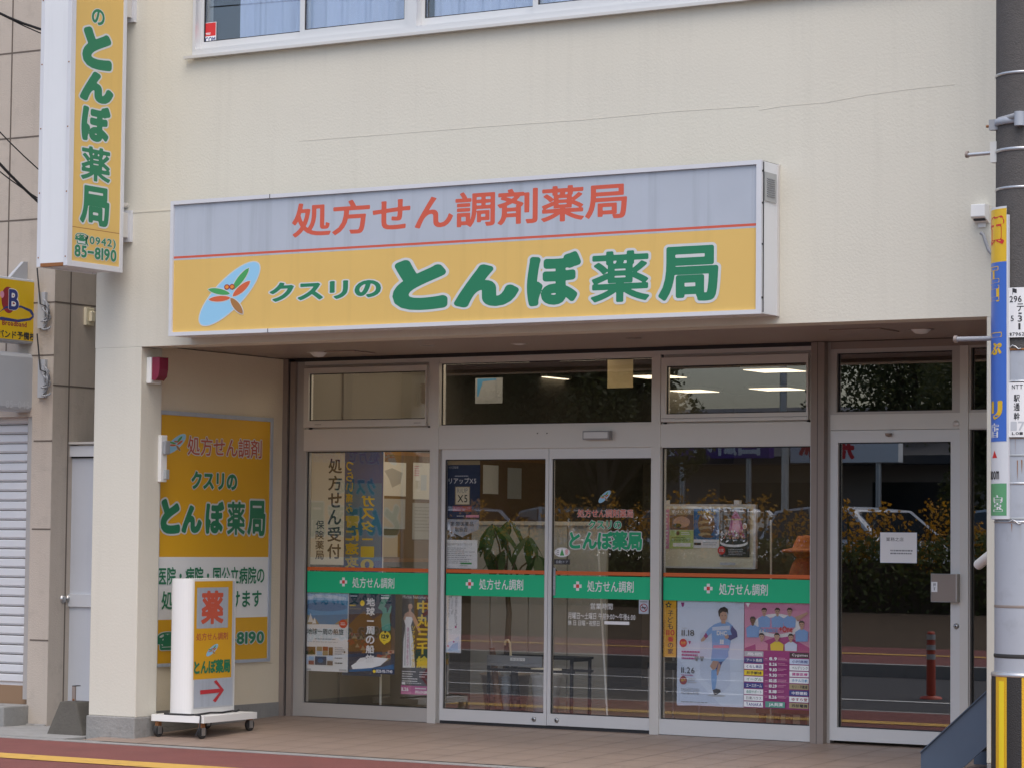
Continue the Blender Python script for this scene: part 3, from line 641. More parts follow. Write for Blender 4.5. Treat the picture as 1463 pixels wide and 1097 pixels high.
for ch, bx, o_ in (('ス', (128, -62, 152, -38), .04), ('リ', (131, -27, 151, -3), .03), ('の', (131, 13.5, 149.5, 36.5), .03), ('と', (117.5, 41, 160, 100), .08), ('ん', (114, 103.5, 162, 147.5), .08), ('ぼ', (116, 151, 157.5, 204), .06), ('薬', (115.5, 211, 157.5, 260), .024), ('局', (114, 267, 156, 323), .036)):
    c.T(ch, *bx, 'letter_green', o_, 'letter_outline', .04, n=44)
c.T('☎(0942)', 107, 336.5, 165, 353.5, 'letter_green', .02, 'letter_outline', .04); c.T('85−8190', 106, 353.5, 166, 371, 'letter_green', .035, 'letter_outline', .04)
c.build('sign_face', V)
for za in (3.59, 5.2): m = MB(); m.box(-4.34, -4.16, VY1, -.03, za+.03, za+.21, 'alu'); m.box(-4.36, -4.14, -.03, 0, za, za+.23, 'sign_frame'); m.build('bracket', V)
m = MB(); m.tube([(-4.2, VY1, 3.86), (-4.2, 0, 3.86)], .02, 'alu'); m.build('cable_duct', V)

# ================================================================ the yellow panel on the recess side wall
PX = XD+.006; PY0, PY1, PZ0, PZ1 = .305, 1.705, .512, 2.388
P = thing('wall_sign_panel', 'yellow and white pharmacy sign panel on the recess side wall', 'sign', (XD, 1., PZ0))
m = MB()
for a in ((PY0, PY1, PZ1-.03, PZ1), (PY0, PY1, PZ0, PZ0+.025), (PY0, PY0+.025, PZ0+.025, PZ1-.03), (PY1-.03, PY1, PZ0+.025, PZ1-.03)): m.box(XD, XD+.02, a[0], a[1], a[2], a[3], 'sign_grey')
m.build('frame', P)
c = planeX(XD+.010)
za = c.loc(310, 795)[1]; zb = c.loc(310, 882.5)[1]
c.lrect(PY0+.025, PZ0+.025, PY1-.03, PZ1-.03, 'panel_yellow'); c.lrect(PY0+.025, zb, PY1-.03, za, 'white')
dragonfly(c, 251, 633.5, .33)
c.T('処方せん調剤', 267.5, 625, 373.5, 652, 'letter_dull_red', .012, 'letter_outline', .045, n=40); c.T('クスリの', 273, 673.5, 338.5, 699, 'letter_green', .045, 'letter_outline', .05, n=40)
for ch, bx, o_ in (('と', (229, 712, 257, 762), .075), ('ん', (259, 721, 288, 761), .07), ('ぼ', (293, 715.5, 319.5, 762), .055), ('薬', (324, 716, 349.5, 763.5), .022), ('局', (353, 714.5, 378.7, 765), .034)):
    c.T(ch, *bx, 'letter_green', o_, 'letter_outline', .05, n=44)
c.T('医院・病院・国公立病院の', 225, 809, 377, 834, 'letter_green', .018, n=32); c.T('処方せん受付けます', 230, 842.5, 373, 868.5, 'letter_green', .018, n=32)
c.T('☎0942-85-8190', 224, 900, 376.5, 925, 'letter_green', .035, 'letter_outline', .05, n=32)
c.build('sign_face', P)

# ================================================================ the light-box sign on a wheeled board
p1 = np.array((-3.70, .23, .2)); ang = math.radians(-3); ey2 = np.array([math.sin(ang), math.cos(ang), 0]); ex2 = np.array([math.cos(ang), -math.sin(ang), 0])
p2 = hitp(333.5, 1010, p1, ex2); L = np.dot(p2-p1, ey2)
ztop = hitp(303, 826, p1, ex2)[2]
Rg = thing('standing_sign', 'white wheeled light box sign with red arrow beside the pillar', 'sign', (p1[0], p1[1], 0))
def W2(a, b): q = p1+ex2*a+ey2*b; return (q[0], q[1])       # a = outward from the face, b = along it
def slab(mb, pts, z0, z1, mm, smooth=False): mb.prism([W2(*p) for p in pts], z0, z1, 2, mm, smooth)
T_ = .19
arc = [(-T_/2+T_/2*math.cos(t), -.0-.055*math.sin(t)) for t in np.linspace(0, math.pi, 15)]
arc2 = [(-T_/2-T_/2*math.cos(t), L+.0+.055*math.sin(t)) for t in np.linspace(0, math.pi, 15)]
m = MB(); slab(m, arc+arc2, .187, ztop, 'plastic_white'); m.build('light_box', Rg, .006)
m = MB(); slab(m, [(-T_-.12, -.075), (.15, -.075), (.15, L+.09), (-T_-.12, L+.09)], .138, .185, 'plastic_white'); m.build('base_board', Rg, .004)
c = CV(p1+ex2*.002, ey2, (0, 0, 1))
fz0 = c.loc(303, 1013.5)[1]
c.lrect(.008, .03, L-.008, ztop-.2-.02, 'print_light')
c.R(277.2, 829.5, 331.3, 968.5, 'panel_yellow'); c.R(277.2, 968.5, 331.3, 1008, 'sign_grey')
c.R(281.2, 838.5, 325.8, 896.5, 'sign_grey'); c.T('薬', 287.6, 843, 319.3, 891, 'letter_red', .034, n=56)
c.T('処方せん調剤', 280.2, 903, 325.5, 913.8, 'letter_dull_red', .012); dragonfly(c, 303, 928, .19); c.T('とんぼ薬局', 276.8, 941.5, 328.6, 961.5, 'letter_green', .045)
c.polypx([(285.5, 985.5), (314, 983), (305, 973), (308.5, 970.6), (319.5, 985), (307.5, 1002.5), (303.5, 1000.3), (313, 988.5), (285.5, 991.5)], 'arrow_red')
c.build('sign_face', Rg)
for a, bb_ in ((.11, -.04), (.11, L+.05), (-T_-.08, -.04), (-T_-.08, L+.05)):
    x, y = W2(a, bb_); z0 = zfl(y)+.002; k = MB(); k.box(x-.014, x+.014, y-.02, y+.02, z0+.075, .138, 'rust'); k.box(x-.018, x-.013, y-.02, y+.02, z0+.02, z0+.076, 'steel'); k.box(x+.013, x+.018, y-.02, y+.02, z0+.02, z0+.076, 'steel')
    o = k.build('caster', Rg); k = MB(); k.tube([(x-.012, y, z0+.042), (x+.012, y, z0+.042)], .042, 'rubber', 18); k.tube([(x-.0125, y, z0+.042), (x+.0125, y, z0+.042)], .012, 'steel', 10); k.build('wheel', o)
pts = [(*W2(a, b_), z) for a, b_, z in [(-T_-.02, -.05, .192), (-.14, -.066, .192), (.02, -.06, .192), (.04, .02, .192), (.03, .18, .196), (.05, .3, .192), (.03, .46, .196), (.025, L, .191), (-.02, L+.1, .192)]]
m = MB(); m.tube(pts, .0075, 'cable', 8); x, y = W2(.03, -.02); m.tube([(x, y, .192), (*W2(.11, -.06), .191), (*W2(.13, -.085), .185), (*W2(.13, -.095), .11), (*W2(.10, -.10), .05)], .006, 'cable', 8)
prop(m.build('power_cable'), 'black cable lying round the foot of the wheeled sign', 'cable')

# ================================================================ steel stair at the right
def stair():
    o = thing('steel_stair', 'dark blue steel stair side rising behind the right pillar', 'staircase', (1.9, .3, 0))
    q = [at_y(u, v, .3) for u, v in [(1315.5, 1075), (1412, 986)]]; sl_ = (q[1][1]-q[0][1])/(q[1][0]-q[0][0]); x0, z0 = q[0]; x1 = 2.62
    lo_ = at_y(1375, 1097, .3); lo2 = at_y(1412, 1064, .3)
    dz = z0+(lo_[0]-x0)*sl_-lo_[1]
    for y in (.3, 1.15):
        m = MB(); m.prism([(x0, zfl(y)-.01), (x0+.05, zfl(y)-.01), (x0+.28, max(zfl(y), z0+.28*sl_-dz)), (x1, z0+(x1-x0)*sl_-dz), (x1, z0+(x1-x0)*sl_), (x0, z0)], y, y+.012, 1, 'stair_blue'); m.prism([(x0, z0), (x1, z0+(x1-x0)*sl_), (x1, z0+(x1-x0)*sl_+.008), (x0, z0+.008)], y-.012, y+.03, 1, 'stair_blue'); m.build('stringer', o)
    for k in range(3):
        x = x0+.06+k*.22; m = MB(); m.box(x, x+.25, .33, 1.15, z0+.2*k-.02+.03, z0+.2*k+.03, 'stair_blue'); m.build('tread', o)
stair()
# ================================================================ posters and papers behind the glass
PG = GY+.013
def poster(name, label, cat, group=None, Y=None, draw=None):
    c = CV((0, Y or PG, 0), (1, 0, 0), (0, 0, 1), step=.00022); draw(c)
    return prop(c.build(name), label, cat, group)
def d_(c):
    c.R(444.5, 647, 492, 806, 'cream_paper'); c.VT('処方せん受付', 468.5, 653, 488, 799, 'print_black', .022); c.VT('保険薬局', 451, 742, 463, 799.5, 'print_black', .012)
poster('paper_notice', 'long cream paper with black vertical lettering in the left window', 'notice', draw=d_)
def d_(c):
    c.R(432, 846, 497.5, 958.5, 'paper'); c.R(432.6, 846.5, 497, 891, 'sky_blue')
    c.R(432.6, 857, 497, 891, 'sea_blue'); c.ell(466, 866, 30, 6.5, 'sea_deep'); c.polypx([(433, 891), (433, 881), (440, 877), (446, 883), (452, 884), (456, 891)], 'sand'); c.polypx([(478, 891), (485, 886), (497, 883), (497, 891)], 'sand')
    for u, v, r in ((441, 853, 8), (455, 851, 9), (474, 852, 12), (487, 854, 8)): c.ell(u, v, r, 2.4, 'pale_blue')
    c.polypx([(440, 888), (444, 875), (448, 888)], 'white'); c.polypx([(446, 890), (450, 881), (452, 890)], 'paper')
    c.ell(490.5, 890.5, 5.8, 6.2, 'logo_red'); c.lines(487, 888, 494, 893, 2, 'paper')
    c.T('地球一周の船旅', 439, 897.3, 491, 906, 'print_black', .008); c.lines(450, 911, 480, 913.5, 1, 'print_grey'); c.lines(440, 915.5, 495, 917.5, 1, 'print_light')
    for bx, mm in (((434.5, 923, 451, 934), 'brown_photo'), ((453, 923, 460.5, 929), 'sand'), ((453, 929.5, 460.5, 935.5), 'sky_blue'), ((461.5, 923, 469, 929), 'red_photo'), ((461.5, 929.5, 469, 935.5), 'sand'), ((470, 924, 476, 935.5), 'brown_photo'), ((434.5, 937, 441, 948), 'pale_blue2'), ((441.5, 943, 449, 948.5), 'red_photo'), ((441.5, 937, 449, 942.5), 'sky_blue'), ((450.5, 937, 467, 949), 'night_blue'), ((468, 937, 476, 942.5), 'pale_blue'), ((468, 943.5, 476, 949.5), 'brown_photo')): c.R(*bx, mm)
    c.polypx([(434.5, 934), (438, 928), (443, 931), (447, 927), (451, 934)], 'leaf'); c.ell(458.5, 943, 4, 3.5, 'sea_deep')
    c.lines(479, 923, 495, 935, 4, 'print_light'); c.lines(479, 938, 495, 941, 1, 'print_grey'); c.lines(479, 945, 495, 948.5, 1, 'print_black'); c.R(492, 929.6, 494, 932, 'print_black'); c.R(434, 954, 445, 956.5, 'print_light'); c.R(485, 955.5, 496, 957.5, 'print_light')
poster('travel_poster', 'pale travel poster with a turquoise sea photo above small pictures', 'poster', 'cruise posters in the left window', draw=d_)
def d_(c):
    c.R(498.3, 847, 564.5, 962, 'night_blue')
    c.polypx([(498.5, 892), (510, 880), (520, 872), (533, 884), (545, 876), (556, 892), (564, 898), (564, 930), (498.5, 930)], 'brown_photo')
    c.polypx([(540, 868), (548, 850), (560, 848), (553, 858), (546, 872)], 'statue_green')
    for k in range(26):
        u, v = random.uniform(499, 524), random.uniform(902, 930); r = random.uniform(2, 4.5); c.polypx([(u-r, v+r*.8), (u, v-r), (u+r, v+r*.8)], random.choice(['red_photo', 'sand', 'brown_photo', 'body_brown', 'red_photo']))
    for k in range(22):
        u, v = random.uniform(538, 562), random.uniform(930, 944); r = random.uniform(1.2, 3); c.R(u-r, v-r, u+r, v+r, random.choice(['red_photo', 'sand', 'brown_photo', 'skin']))
    c.polypx([(547, 899), (545.5, 884), (548, 875), (546.5, 869), (550, 866), (553.5, 868), (554, 874), (558, 881), (559.5, 899), (553, 903)], 'statue_green'); c.polypx([(554, 876), (559.5, 864), (561.5, 865), (557.5, 880)], 'statue_green')
    c.polypx([(503, 950), (516, 942), (538, 938), (556, 940), (545, 950), (530, 954), (505, 955)], 'paper'); c.polypx([(510, 945), (516, 939), (526, 938), (520, 944)], 'white'); c.polypx([(500, 956), (548, 952), (564, 948), (564, 956), (500, 959)], 'sea_deep')
    c.VT('地球一周の船旅', 524.2, 852.5, 536.5, 947, 'white', .03); c.ell(519.3, 861, 3.2, 4.2, 'text_yellow'); c.lines(501, 849.5, 516, 852, 1, 'pale_blue'); c.lines(501, 862, 515, 866, 1, 'text_yellow'); c.lines(501, 868, 521, 870, 1, 'sand'); c.R(546, 852.5, 557, 854.5, 'paper'); c.lines(546, 849, 562, 851, 1, 'pale_blue')
    c.ell(551.8, 909.5, 8.3, 8.8, 'text_yellow'); c.polypx([(547, 917), (551, 920.5), (554, 917)], 'text_yellow'); c.ell(552, 901.8, 1.5, 1.7, 'print_black'); c.T('129', 546.6, 905.5, 557.2, 911.5, 'print_black', .05); c.lines(549, 913.5, 555, 915, 1, 'print_black')
    c.R(533, 955, 564.3, 961.6, 'night_blue'); c.T('0120-95-7740', 539, 956, 562.3, 960.5, 'paper', .02); c.ell(536.5, 958.3, 2.2, 2.3, 'text_yellow')
poster('travel_poster', 'dark travel poster with white vertical title and yellow price badge', 'poster', 'cruise posters in the left window', draw=d_)
def person_fig(c, u, v, k, top, bottom, hair='hair', skin='skin', arms=True):
    """small printed figure, u v = chin, k px per head"""
    c.polypx([(u-.95*k, v+2.2*k), (u-1.05*k, v+.7*k), (u-.35*k, v+.25*k), (u+.35*k, v+.25*k), (u+1.05*k, v+.7*k), (u+.95*k, v+2.2*k)], top)
    c.ell(u, v-.02*k, .22*k, .4*k, skin); c.ell(u, v-.5*k, .4*k, .52*k, skin); c.polypx([(u-.42*k, v-.5*k), (u-.45*k, v-.85*k), (u-.2*k, v-1.12*k), (u+.2*k, v-1.12*k), (u+.45*k, v-.85*k), (u+.42*k, v-.5*k), (u+.3*k, v-.78*k), (u-.3*k, v-.78*k)], hair)
    if k > 4:
        for e in (-.16, .16): c.R(u+e*k-.09*k, v-.52*k, u+e*k+.09*k, v-.45*k, 'print_black')
        c.R(u-.13*k, v-.2*k, u+.13*k, v-.15*k, 'maroon')
def d_(c):
    c.R(574, 848.5, 613.3, 991.5, 'print_black'); c.T('Michie Nakamaru', 575.5, 850, 612, 854.5, 'paper')
    c.polypx([(575.5, 953), (576.5, 915), (579.5, 893), (576.5, 882), (578, 879), (589, 879), (590, 884), (587, 893), (590.5, 915), (593, 953)], 'paper')
    c.polypx([(578.5, 880), (578.5, 876), (583, 873), (588, 873), (591, 876), (589, 881)], 'skin'); c.polypx([(589, 874), (592, 877), (598, 890), (602, 906), (600.5, 907), (594, 894), (588, 880)], 'skin'); c.polypx([(578.5, 876), (576.5, 884), (579, 885), (580, 880)], 'skin')
    c.R(584.5, 868, 587.5, 874, 'skin'); c.ell(586.6, 864.5, 4.2, 5.6, 'hair'); c.ell(586.5, 865.5, 3.1, 4.4, 'skin'); c.polypx([(582.5, 865), (583, 860.5), (586.5, 858.5), (590.5, 861), (590.7, 865.5), (588.8, 861.7), (585, 862)], 'hair')
    c.R(584.6, 865, 585.8, 865.5, 'print_black'); c.R(587.4, 865, 588.6, 865.5, 'print_black'); c.R(585.7, 868, 587.5, 868.5, 'maroon')
    for pts in ([(579, 895), (580.4, 895), (579.4, 950), (577.8, 950)], [(584, 896), (585, 896), (587.5, 950), (586, 950)]): c.polypx(pts, 'print_light')
    c.VT('中丸三千繪', 595.8, 856, 613, 955, 'text_yellow', .035); c.VT('ソプラノリサイタル', 588.5, 893, 593, 953, 'text_yellow', .02); c.VT('夢と感動を歌う', 581.8, 895, 584.6, 950, 'magenta')
    c.lines(575.5, 957, 598, 974, 5, 'paper', .35); c.lines(600, 958, 612, 968, 3, 'paper', .3); c.R(575, 973.5, 580, 977, 'paper'); c.lines(581.5, 974, 611, 977, 1, 'print_light')
    c.R(573.6, 979, 613.3, 991.5, 'magenta'); c.T('11.26', 574.5, 981, 584.5, 986.5, 'white', .05); c.lines(574.5, 987.5, 590, 991, 2, 'pink'); c.lines(594, 981, 612.5, 985, 1, 'white'); c.T('0952-29-2080', 594, 986, 612.5, 990, 'white', .04)
poster('concert_poster', 'tall black concert poster with a singer in white gown and yellow title', 'poster', draw=d_)
def d_(c):
    c.R(637, 656, 686, 740, 'print_black'); c.R(637.5, 656, 686, 663.5, 'sand'); c.R(637.5, 664, 685.5, 739.5, 'navy'); c.R(637.5, 663.6, 685.7, 739.3, 'night_blue'); c.T('V大正製薬', 641, 665.5, 655, 669, 'print_light')
    c.lines(650, 678, 672, 681, 1, 'print_light'); c.T('リアップX5', 641.3, 682, 680.5, 690.5, 'white', .01); c.R(650.3, 694.5, 671.5, 720.5, 'sand'); c.R(651.5, 695.5, 670.5, 719.5, 'cream_paper'); c.T('RiUP', 653.5, 697, 668.5, 703.5, 'print_grey'); c.T('X5', 654, 706.5, 668, 717, 'print_black', .01)
    c.R(647, 722, 674, 730, 'maroon'); c.T('ミノキシジル5%配合', 648.5, 723.5, 672.5, 728.5, 'pink', .0); c.R(666, 735, 684.5, 738.5, 'pink'); c.lines(653, 735, 665, 738, 1, 'print_light')
poster('product_poster', 'dark product poster with gold square on the left sliding door', 'poster', draw=d_)
def d_(c):
    c.polypx([(636, 741), (684.5, 741.5), (683.5, 756), (660, 766.5), (636, 755)], 'sign_grey'); c.T('第1類医薬品', 643.3, 744.5, 676.5, 751, 'print_black', .01); c.T('取扱店', 650, 752.5, 668, 759, 'print_black', .01)
poster('shop_notice', 'pale grey pointed notice below the dark poster on the left door', 'notice', draw=d_)
def d_(c):
    c.R(633.5, 770.5, 682, 811.5, 'paper'); c.T('【薬剤師不在のお知らせ】', 639, 775, 674, 778.5, 'print_grey'); c.lines(639, 781, 680, 805, 9, 'print_grey', .3, .5); c.R(658, 803, 674, 805.5, 'wing_green'); c.lines(657, 806.5, 671, 808.5, 1, 'print_grey')
poster('printed_sheet', 'white printed sheet above the green band on the left door', 'notice', draw=d_)
def d_(c):
    c.R(634.3, 847.8, 659, 932, 'paper'); c.VT('お薬相談室のご案内「ほほえみ」', 650, 850, 653.5, 893, 'print_grey'); c.VT('「うるおい」の', 645, 850, 648, 877, 'print_grey'); c.VT('健康相談承ります', 640.5, 850, 643.5, 882, 'print_grey')
    c.polypx([(636, 931), (640, 918), (648, 914), (656, 908), (658.5, 920), (657, 931)], 'pale_blue'); c.polypx([(640, 929), (647, 920), (655, 917), (655, 928)], 'sky_blue'); c.ell(651.8, 895, 1.4, 1.5, 'magenta'); c.ell(649, 916, 1.2, 1.3, 'magenta'); c.ell(641, 922, 1.6, 1.6, 'pink'); c.lines(638, 898, 650, 900, 1, 'print_light')
poster('narrow_leaflet', 'narrow white leaflet with pale blue flowers under the left door band', 'leaflet', draw=d_)
def d_(c):
    c.R(944.5, 855.5, 966, 938, 'strip_orange'); x = [(955.2+5.2*(1 if k % 2 == 0 else .5)*math.sin(k*math.pi/5), 863.5-5.2*(1 if k % 2 == 0 else .5)*math.cos(k*math.pi/5)) for k in range(10)]; c.polypx(x, 'print_black'); c.ell(955.2, 863.6, 1.4, 1.4, 'text_yellow')
    c.VT('子ども', 954.2, 871, 961.8, 898.5, 'print_black', .015); c.T('110', 952, 899, 964, 907, 'logo_red', .02); c.VT('番', 954, 908, 962.5, 916.5, 'logo_red', .03); c.VT('の家', 954.2, 917, 962, 934, 'print_black', .015); c.VT('鳥栖市防犯協会', 946, 886, 948.3, 933, 'print_black', .01); c.VT('あんしん', 949.5, 885, 951.3, 905, 'red_photo')
poster('orange_strip_notice', 'narrow orange strip with black vertical lettering and a star', 'notice', draw=d_)
def d_(c):
    c.R(967.5, 857.5, 1062.8, 1008, 'pale_blue'); c.polypx([(1000, 905), (1062.5, 866), (1062.5, 960), (1030, 990), (1000, 965)], 'pale_blue2'); c.polypx([(1040, 880), (1062.5, 860), (1062.5, 1000), (1045, 1000)], 'pale_blue'); c.polypx([(968, 940), (1000, 975), (1030, 1007), (968, 1007)], 'pale_blue2')
    c.polypx([(973, 860), (978, 860), (977, 865), (975.5, 866.5), (974, 865)], 'magenta_deep'); c.lines(1051, 859.5, 1061, 863, 2, 'print_light')
    # running footballer
    c.ell(1024, 993, 13, 1.6, 'print_light')
    c.polypx([(1022.5, 930), (1038, 928), (1037.5, 936), (1031, 948), (1026, 964), (1021.5, 963), (1023.5, 945)], 'kit_navy'); c.polypx([(1027, 945), (1030, 950), (1026, 964), (1023, 964)], 'skin')
    c.polypx([(1017.5, 927), (1040, 926), (1041, 937), (1034, 944), (1026, 945), (1016, 943)], 'kit_blue'); c.polypx([(1014.5, 951), (1019, 943), (1027, 944), (1024, 953), (1019, 957)], 'skin'); c.polypx([(1016.5, 957), (1024, 955), (1024.5, 968), (1022, 985), (1017.5, 984), (1016.5, 970)], 'kit_blue'); c.polypx([(1018.5, 985), (1023.5, 983), (1029, 984.5), (1030, 988), (1023, 992.5), (1020, 991)], 'print_black')
    c.polypx([(1018, 929), (1017, 900), (1021, 891), (1030, 888), (1041, 888), (1047, 893), (1050, 900), (1046, 904), (1042, 929)], 'kit_blue'); c.polypx([(1021, 891), (1012, 898), (1005.5, 908), (1008.5, 912.5), (1014.5, 905), (1019, 903)], 'kit_blue'); c.polypx([(1009, 903), (1005.5, 908), (1008.5, 912.5), (1012, 908)], 'magenta_deep')
    c.polypx([(1006, 908), (1001.5, 913), (1002, 916), (1006, 915), (1009, 911.5)], 'skin'); c.polypx([(1046, 893), (1053, 901), (1054, 909), (1044, 914), (1037, 911), (1038, 907), (1046, 906), (1044, 900)], 'kit_navy'); c.ell(1038.5, 908.5, 3, 3.4, 'skin')
    c.polypx([(1019.5, 921), (1042, 921), (1042, 925), (1019, 925)], 'pink'); c.polypx([(1018, 895), (1043, 893), (1043, 899), (1018, 900)], 'pale_blue2'); c.T('DHC', 1024.5, 900.5, 1039, 907, 'paper', .04); c.T('11', 1029, 913, 1034.5, 919.5, 'paper', .05)
    c.R(1031, 884, 1037, 890, 'skin'); c.ell(1034, 879.5, 5.4, 7.8, 'skin'); c.polypx([(1027.5, 880), (1026.5, 872), (1030, 867.5), (1035.5, 866), (1040, 869), (1041, 877), (1039.3, 874), (1033, 873), (1029.5, 875.5), (1029, 880)], 'hair'); c.R(1031.4, 878.4, 1033.2, 879.2, 'hair'); c.R(1036, 878.4, 1037.8, 879.2, 'hair'); c.R(1032.8, 883.5, 1036.2, 884.1, 'maroon')
    c.T('11.18', 974.5, 899, 992.3, 907.5, 'print_black'); c.lines(974.5, 895.5, 984, 897.5, 1, 'print_light'); c.ell(976.7, 917.6, 5.3, 6, 'logo_red'); c.T('鳥栖', 973.3, 915.5, 980.2, 919.5, 'text_yellow'); c.polypx([(984, 915), (988, 915), (986, 920)], 'magenta'); c.lines(974.5, 928, 1002, 942, 3, 'magenta', .5, .3)
    for u in (996, 1003.5): c.polypx([(u-3, 937), (u+3, 937), (u+3, 940), (u+1.5, 940), (u+1.5, 943.5), (u-1.5, 943.5), (u-1.5, 940), (u-3, 940)], 'print_grey')
    c.T('11.26', 974, 952.5, 993, 961, 'print_black'); c.lines(974, 962.5, 997, 965, 1, 'magenta'); c.ell(977, 971, 5.3, 6, 'maroon'); c.T('神戸', 973.6, 969, 980.4, 973, 'text_yellow'); c.lines(983.5, 967, 996, 975, 3, 'print_light')
    c.T('SAGANTOSU', 974, 982.5, 999.5, 986, 'print_grey'); c.T('HOMEGAME', 974, 987.2, 999, 991, 'print_grey'); c.lines(974, 1001, 1014, 1003.5, 1, 'print_grey', .4, .1)
poster('football_poster', 'pale blue football poster with one running player in a blue kit', 'poster', 'football posters in the right window', draw=d_)
def d_(c):
    c.R(1063.5, 859, 1157.5, 1012, 'magenta'); c.polypx([(1064, 860), (1157, 859), (1157, 925), (1120, 905), (1064, 925)], 'pink'); c.ell(1110, 893, 34, 17, 'paper'); c.ell(1110, 893, 26, 12, 'pink')
    for u, v, k in ((1092, 877, 8.5), (1111, 877, 8.5), (1128.5, 877, 8.5)): person_fig(c, u, v, k, 'kit_blue', None)
    for u, v, k in ((1076, 890, 9), (1146, 896, 9)): person_fig(c, u, v, k, 'kit_blue', None, skin='brown_photo' if u < 1080 else 'skin')
    c.polypx([(1136, 881), (1154, 873.5), (1155, 876), (1140, 887)], 'skin')
    c.T('Present', 1083.5, 895, 1112, 902.5, 'kit_blue', .03); c.T('+One', 1114, 894, 1133, 902.5, 'logo_red', .03)
    for u, v, k, mm in ((1089, 913, 8.5, 'pink'), (1111, 913.5, 9, 'text_yellow'), (1131, 914, 8.5, 'pale_blue2')): person_fig(c, u, v, k, mm, None)
    c.R(1064, 928.5, 1157.4, 1011.8, 'magenta_deep'); c.polypx([(1067, 861), (1073, 861), (1070, 867)], 'paper')
    names = [('print_light', 'paper', '鳥栖'), ('kit_navy', 'white', 'アート鳥栖'), ('paper', 'kit_navy', 'くらし商店'), ('text_yellow', 'print_black', '井手解体'), ('paper', 'wing_green', 'イーグル'), ('kit_navy', 'white', 'エースホーム'), ('paper', 'statue_green', '会田サポート'), ('paper', 'print_grey', '日東ハウス'), ('paper', 'kit_navy', 'TANAKA'), ]
    rn = [('print_black', 'white', 'Cygames'), ('pale_blue2', 'kit_navy', '小村商館'), ('paper', 'print_grey', 'ベルデリンク'), ('paper', 'magenta', '健康医療'), ('paper', 'sea_blue', 'ホテル日航'), ('sand', 'print_black', 'モリ・不動産'), ('kit_navy', 'white', '中野建設'), ('paper', 'maroon', 'ゆすら堂'), ('sand', 'print_black', '西部電機')]
    for k, ((bg_, fg, t), (bg2, fg2, t2)) in enumerate(zip(names, rn)):
        v = 929.5+k*9.0; c.R(1064.8, v, 1092, v+7.6, bg_); c.T(t, 1068, v+1.6, 1090, v+6.2, fg, .02); v += 2.2; c.R(1129.5, v, 1157, v+7.6, bg2); c.T(t2, 1133, v+1.6, 1155.5, v+6.2, fg2, .02)
    for k, t in enumerate(['8.9', '8.26', '9.10', '9.30', '10.15', '10.29', '11.18', '11.26']):
        v = 938+k*7.8; c.T(t, 1101, v, 1112, v+4.6, 'paper', .04); c.lines(1113.5, v+.5, 1127, v+4.5, 2, 'pink'); c.lines(1095, v+1, 1099.5, v+3.5, 1, 'pink')
    c.R(1096, 1001.5, 1124, 1010, 'statue_green'); c.T('JA共済', 1101, 1003, 1121, 1008.8, 'paper', .03)
poster('football_poster', 'magenta football poster with many players and a table of sponsors', 'poster', 'football posters in the right window', draw=d_)
def d_(c):
    c.R(1257.5, 760, 1310, 803.5, 'pale_blue2'); c.R(1258, 760.5, 1309.5, 803, 'paper'); c.T('業務之店', 1266, 767, 1291, 772.5, 'print_black'); c.lines(1272, 784, 1304, 792, 2, 'print_grey', .5, .15)
poster('paper_notice', 'white handwritten notice taped on the dark side door glass', 'notice', Y=FY0+.0375-.004, draw=d_)
def d_(c):
    c.R(1324.5, 826, 1332, 840, 'paper')
# ---------------------------------------------------------------- things inside the shop
def onY(u0, v0, u1, v1, Y): a = at_y(u0, (v0+v1)/2, Y); b_ = at_y(u1, (v0+v1)/2, Y); t = at_y((u0+u1)/2, v0, Y); q = at_y((u0+u1)/2, v1, Y); return a[0], q[1], b_[0], t[1]
nb = thing('advertising_banner', 'blue hanging banner with yellow lettering seen from behind in left window', 'banner', (-3.6, 2.3, .1))
c = CV((0, 2.25, 0), (1, 0, 0), (0, 0, 1), step=.0004)
c.R(491, 644, 546, 965, 'banner_blue'); c.R(493, 690, 545, 800, 'banner_mid'); c.ell(508, 742, 6, 7, 'sky_blue')
c.VT('ガスター10', 516, 706, 535, 815, 'text_yellow', .03, flip=True); c.VT('胃に速攻', 494, 735, 513, 812, 'text_yellow', .04, flip=True); c.VT('つらい痛み', 495, 658, 505, 733, 'text_yellow', .02, flip=True); c.build('cloth', nb)
m = MB(); a = at_y(548, 640, 2.26); m.tube([(a[0], 2.26, .10), (a[0], 2.26, 2.25)], .009, 'plastic_white', 8)
for v in (709, 790): z = at_y(545, v, 2.26)[1]; m.tube([(a[0]-.06, 2.258, z), (a[0], 2.258, z)], .006, 'plastic_white', 6)
m.lathe([(0, .05), (.15, .04), (.17, 0)], (a[0], 2.26, .09), 'bucket', 16); m.build('pole', nb)
nbd = thing('notice_board', 'wood framed notice board with white papers on the inner left wall', 'notice board', (XD, 2.9, 1.5))
c = CV((XD+.034, 0, 0), (0, 1, 0), (0, 0, 1), step=.001)
c.R(545, 652, 780, 800, 'cork'); c.R(545, 650, 780, 655, 'wood'); c.R(545, 797, 780, 802, 'wood'); c.build('board', nbd)
c = CV((XD+.040, 0, 0), (0, 1, 0), (0, 0, 1), step=.001)

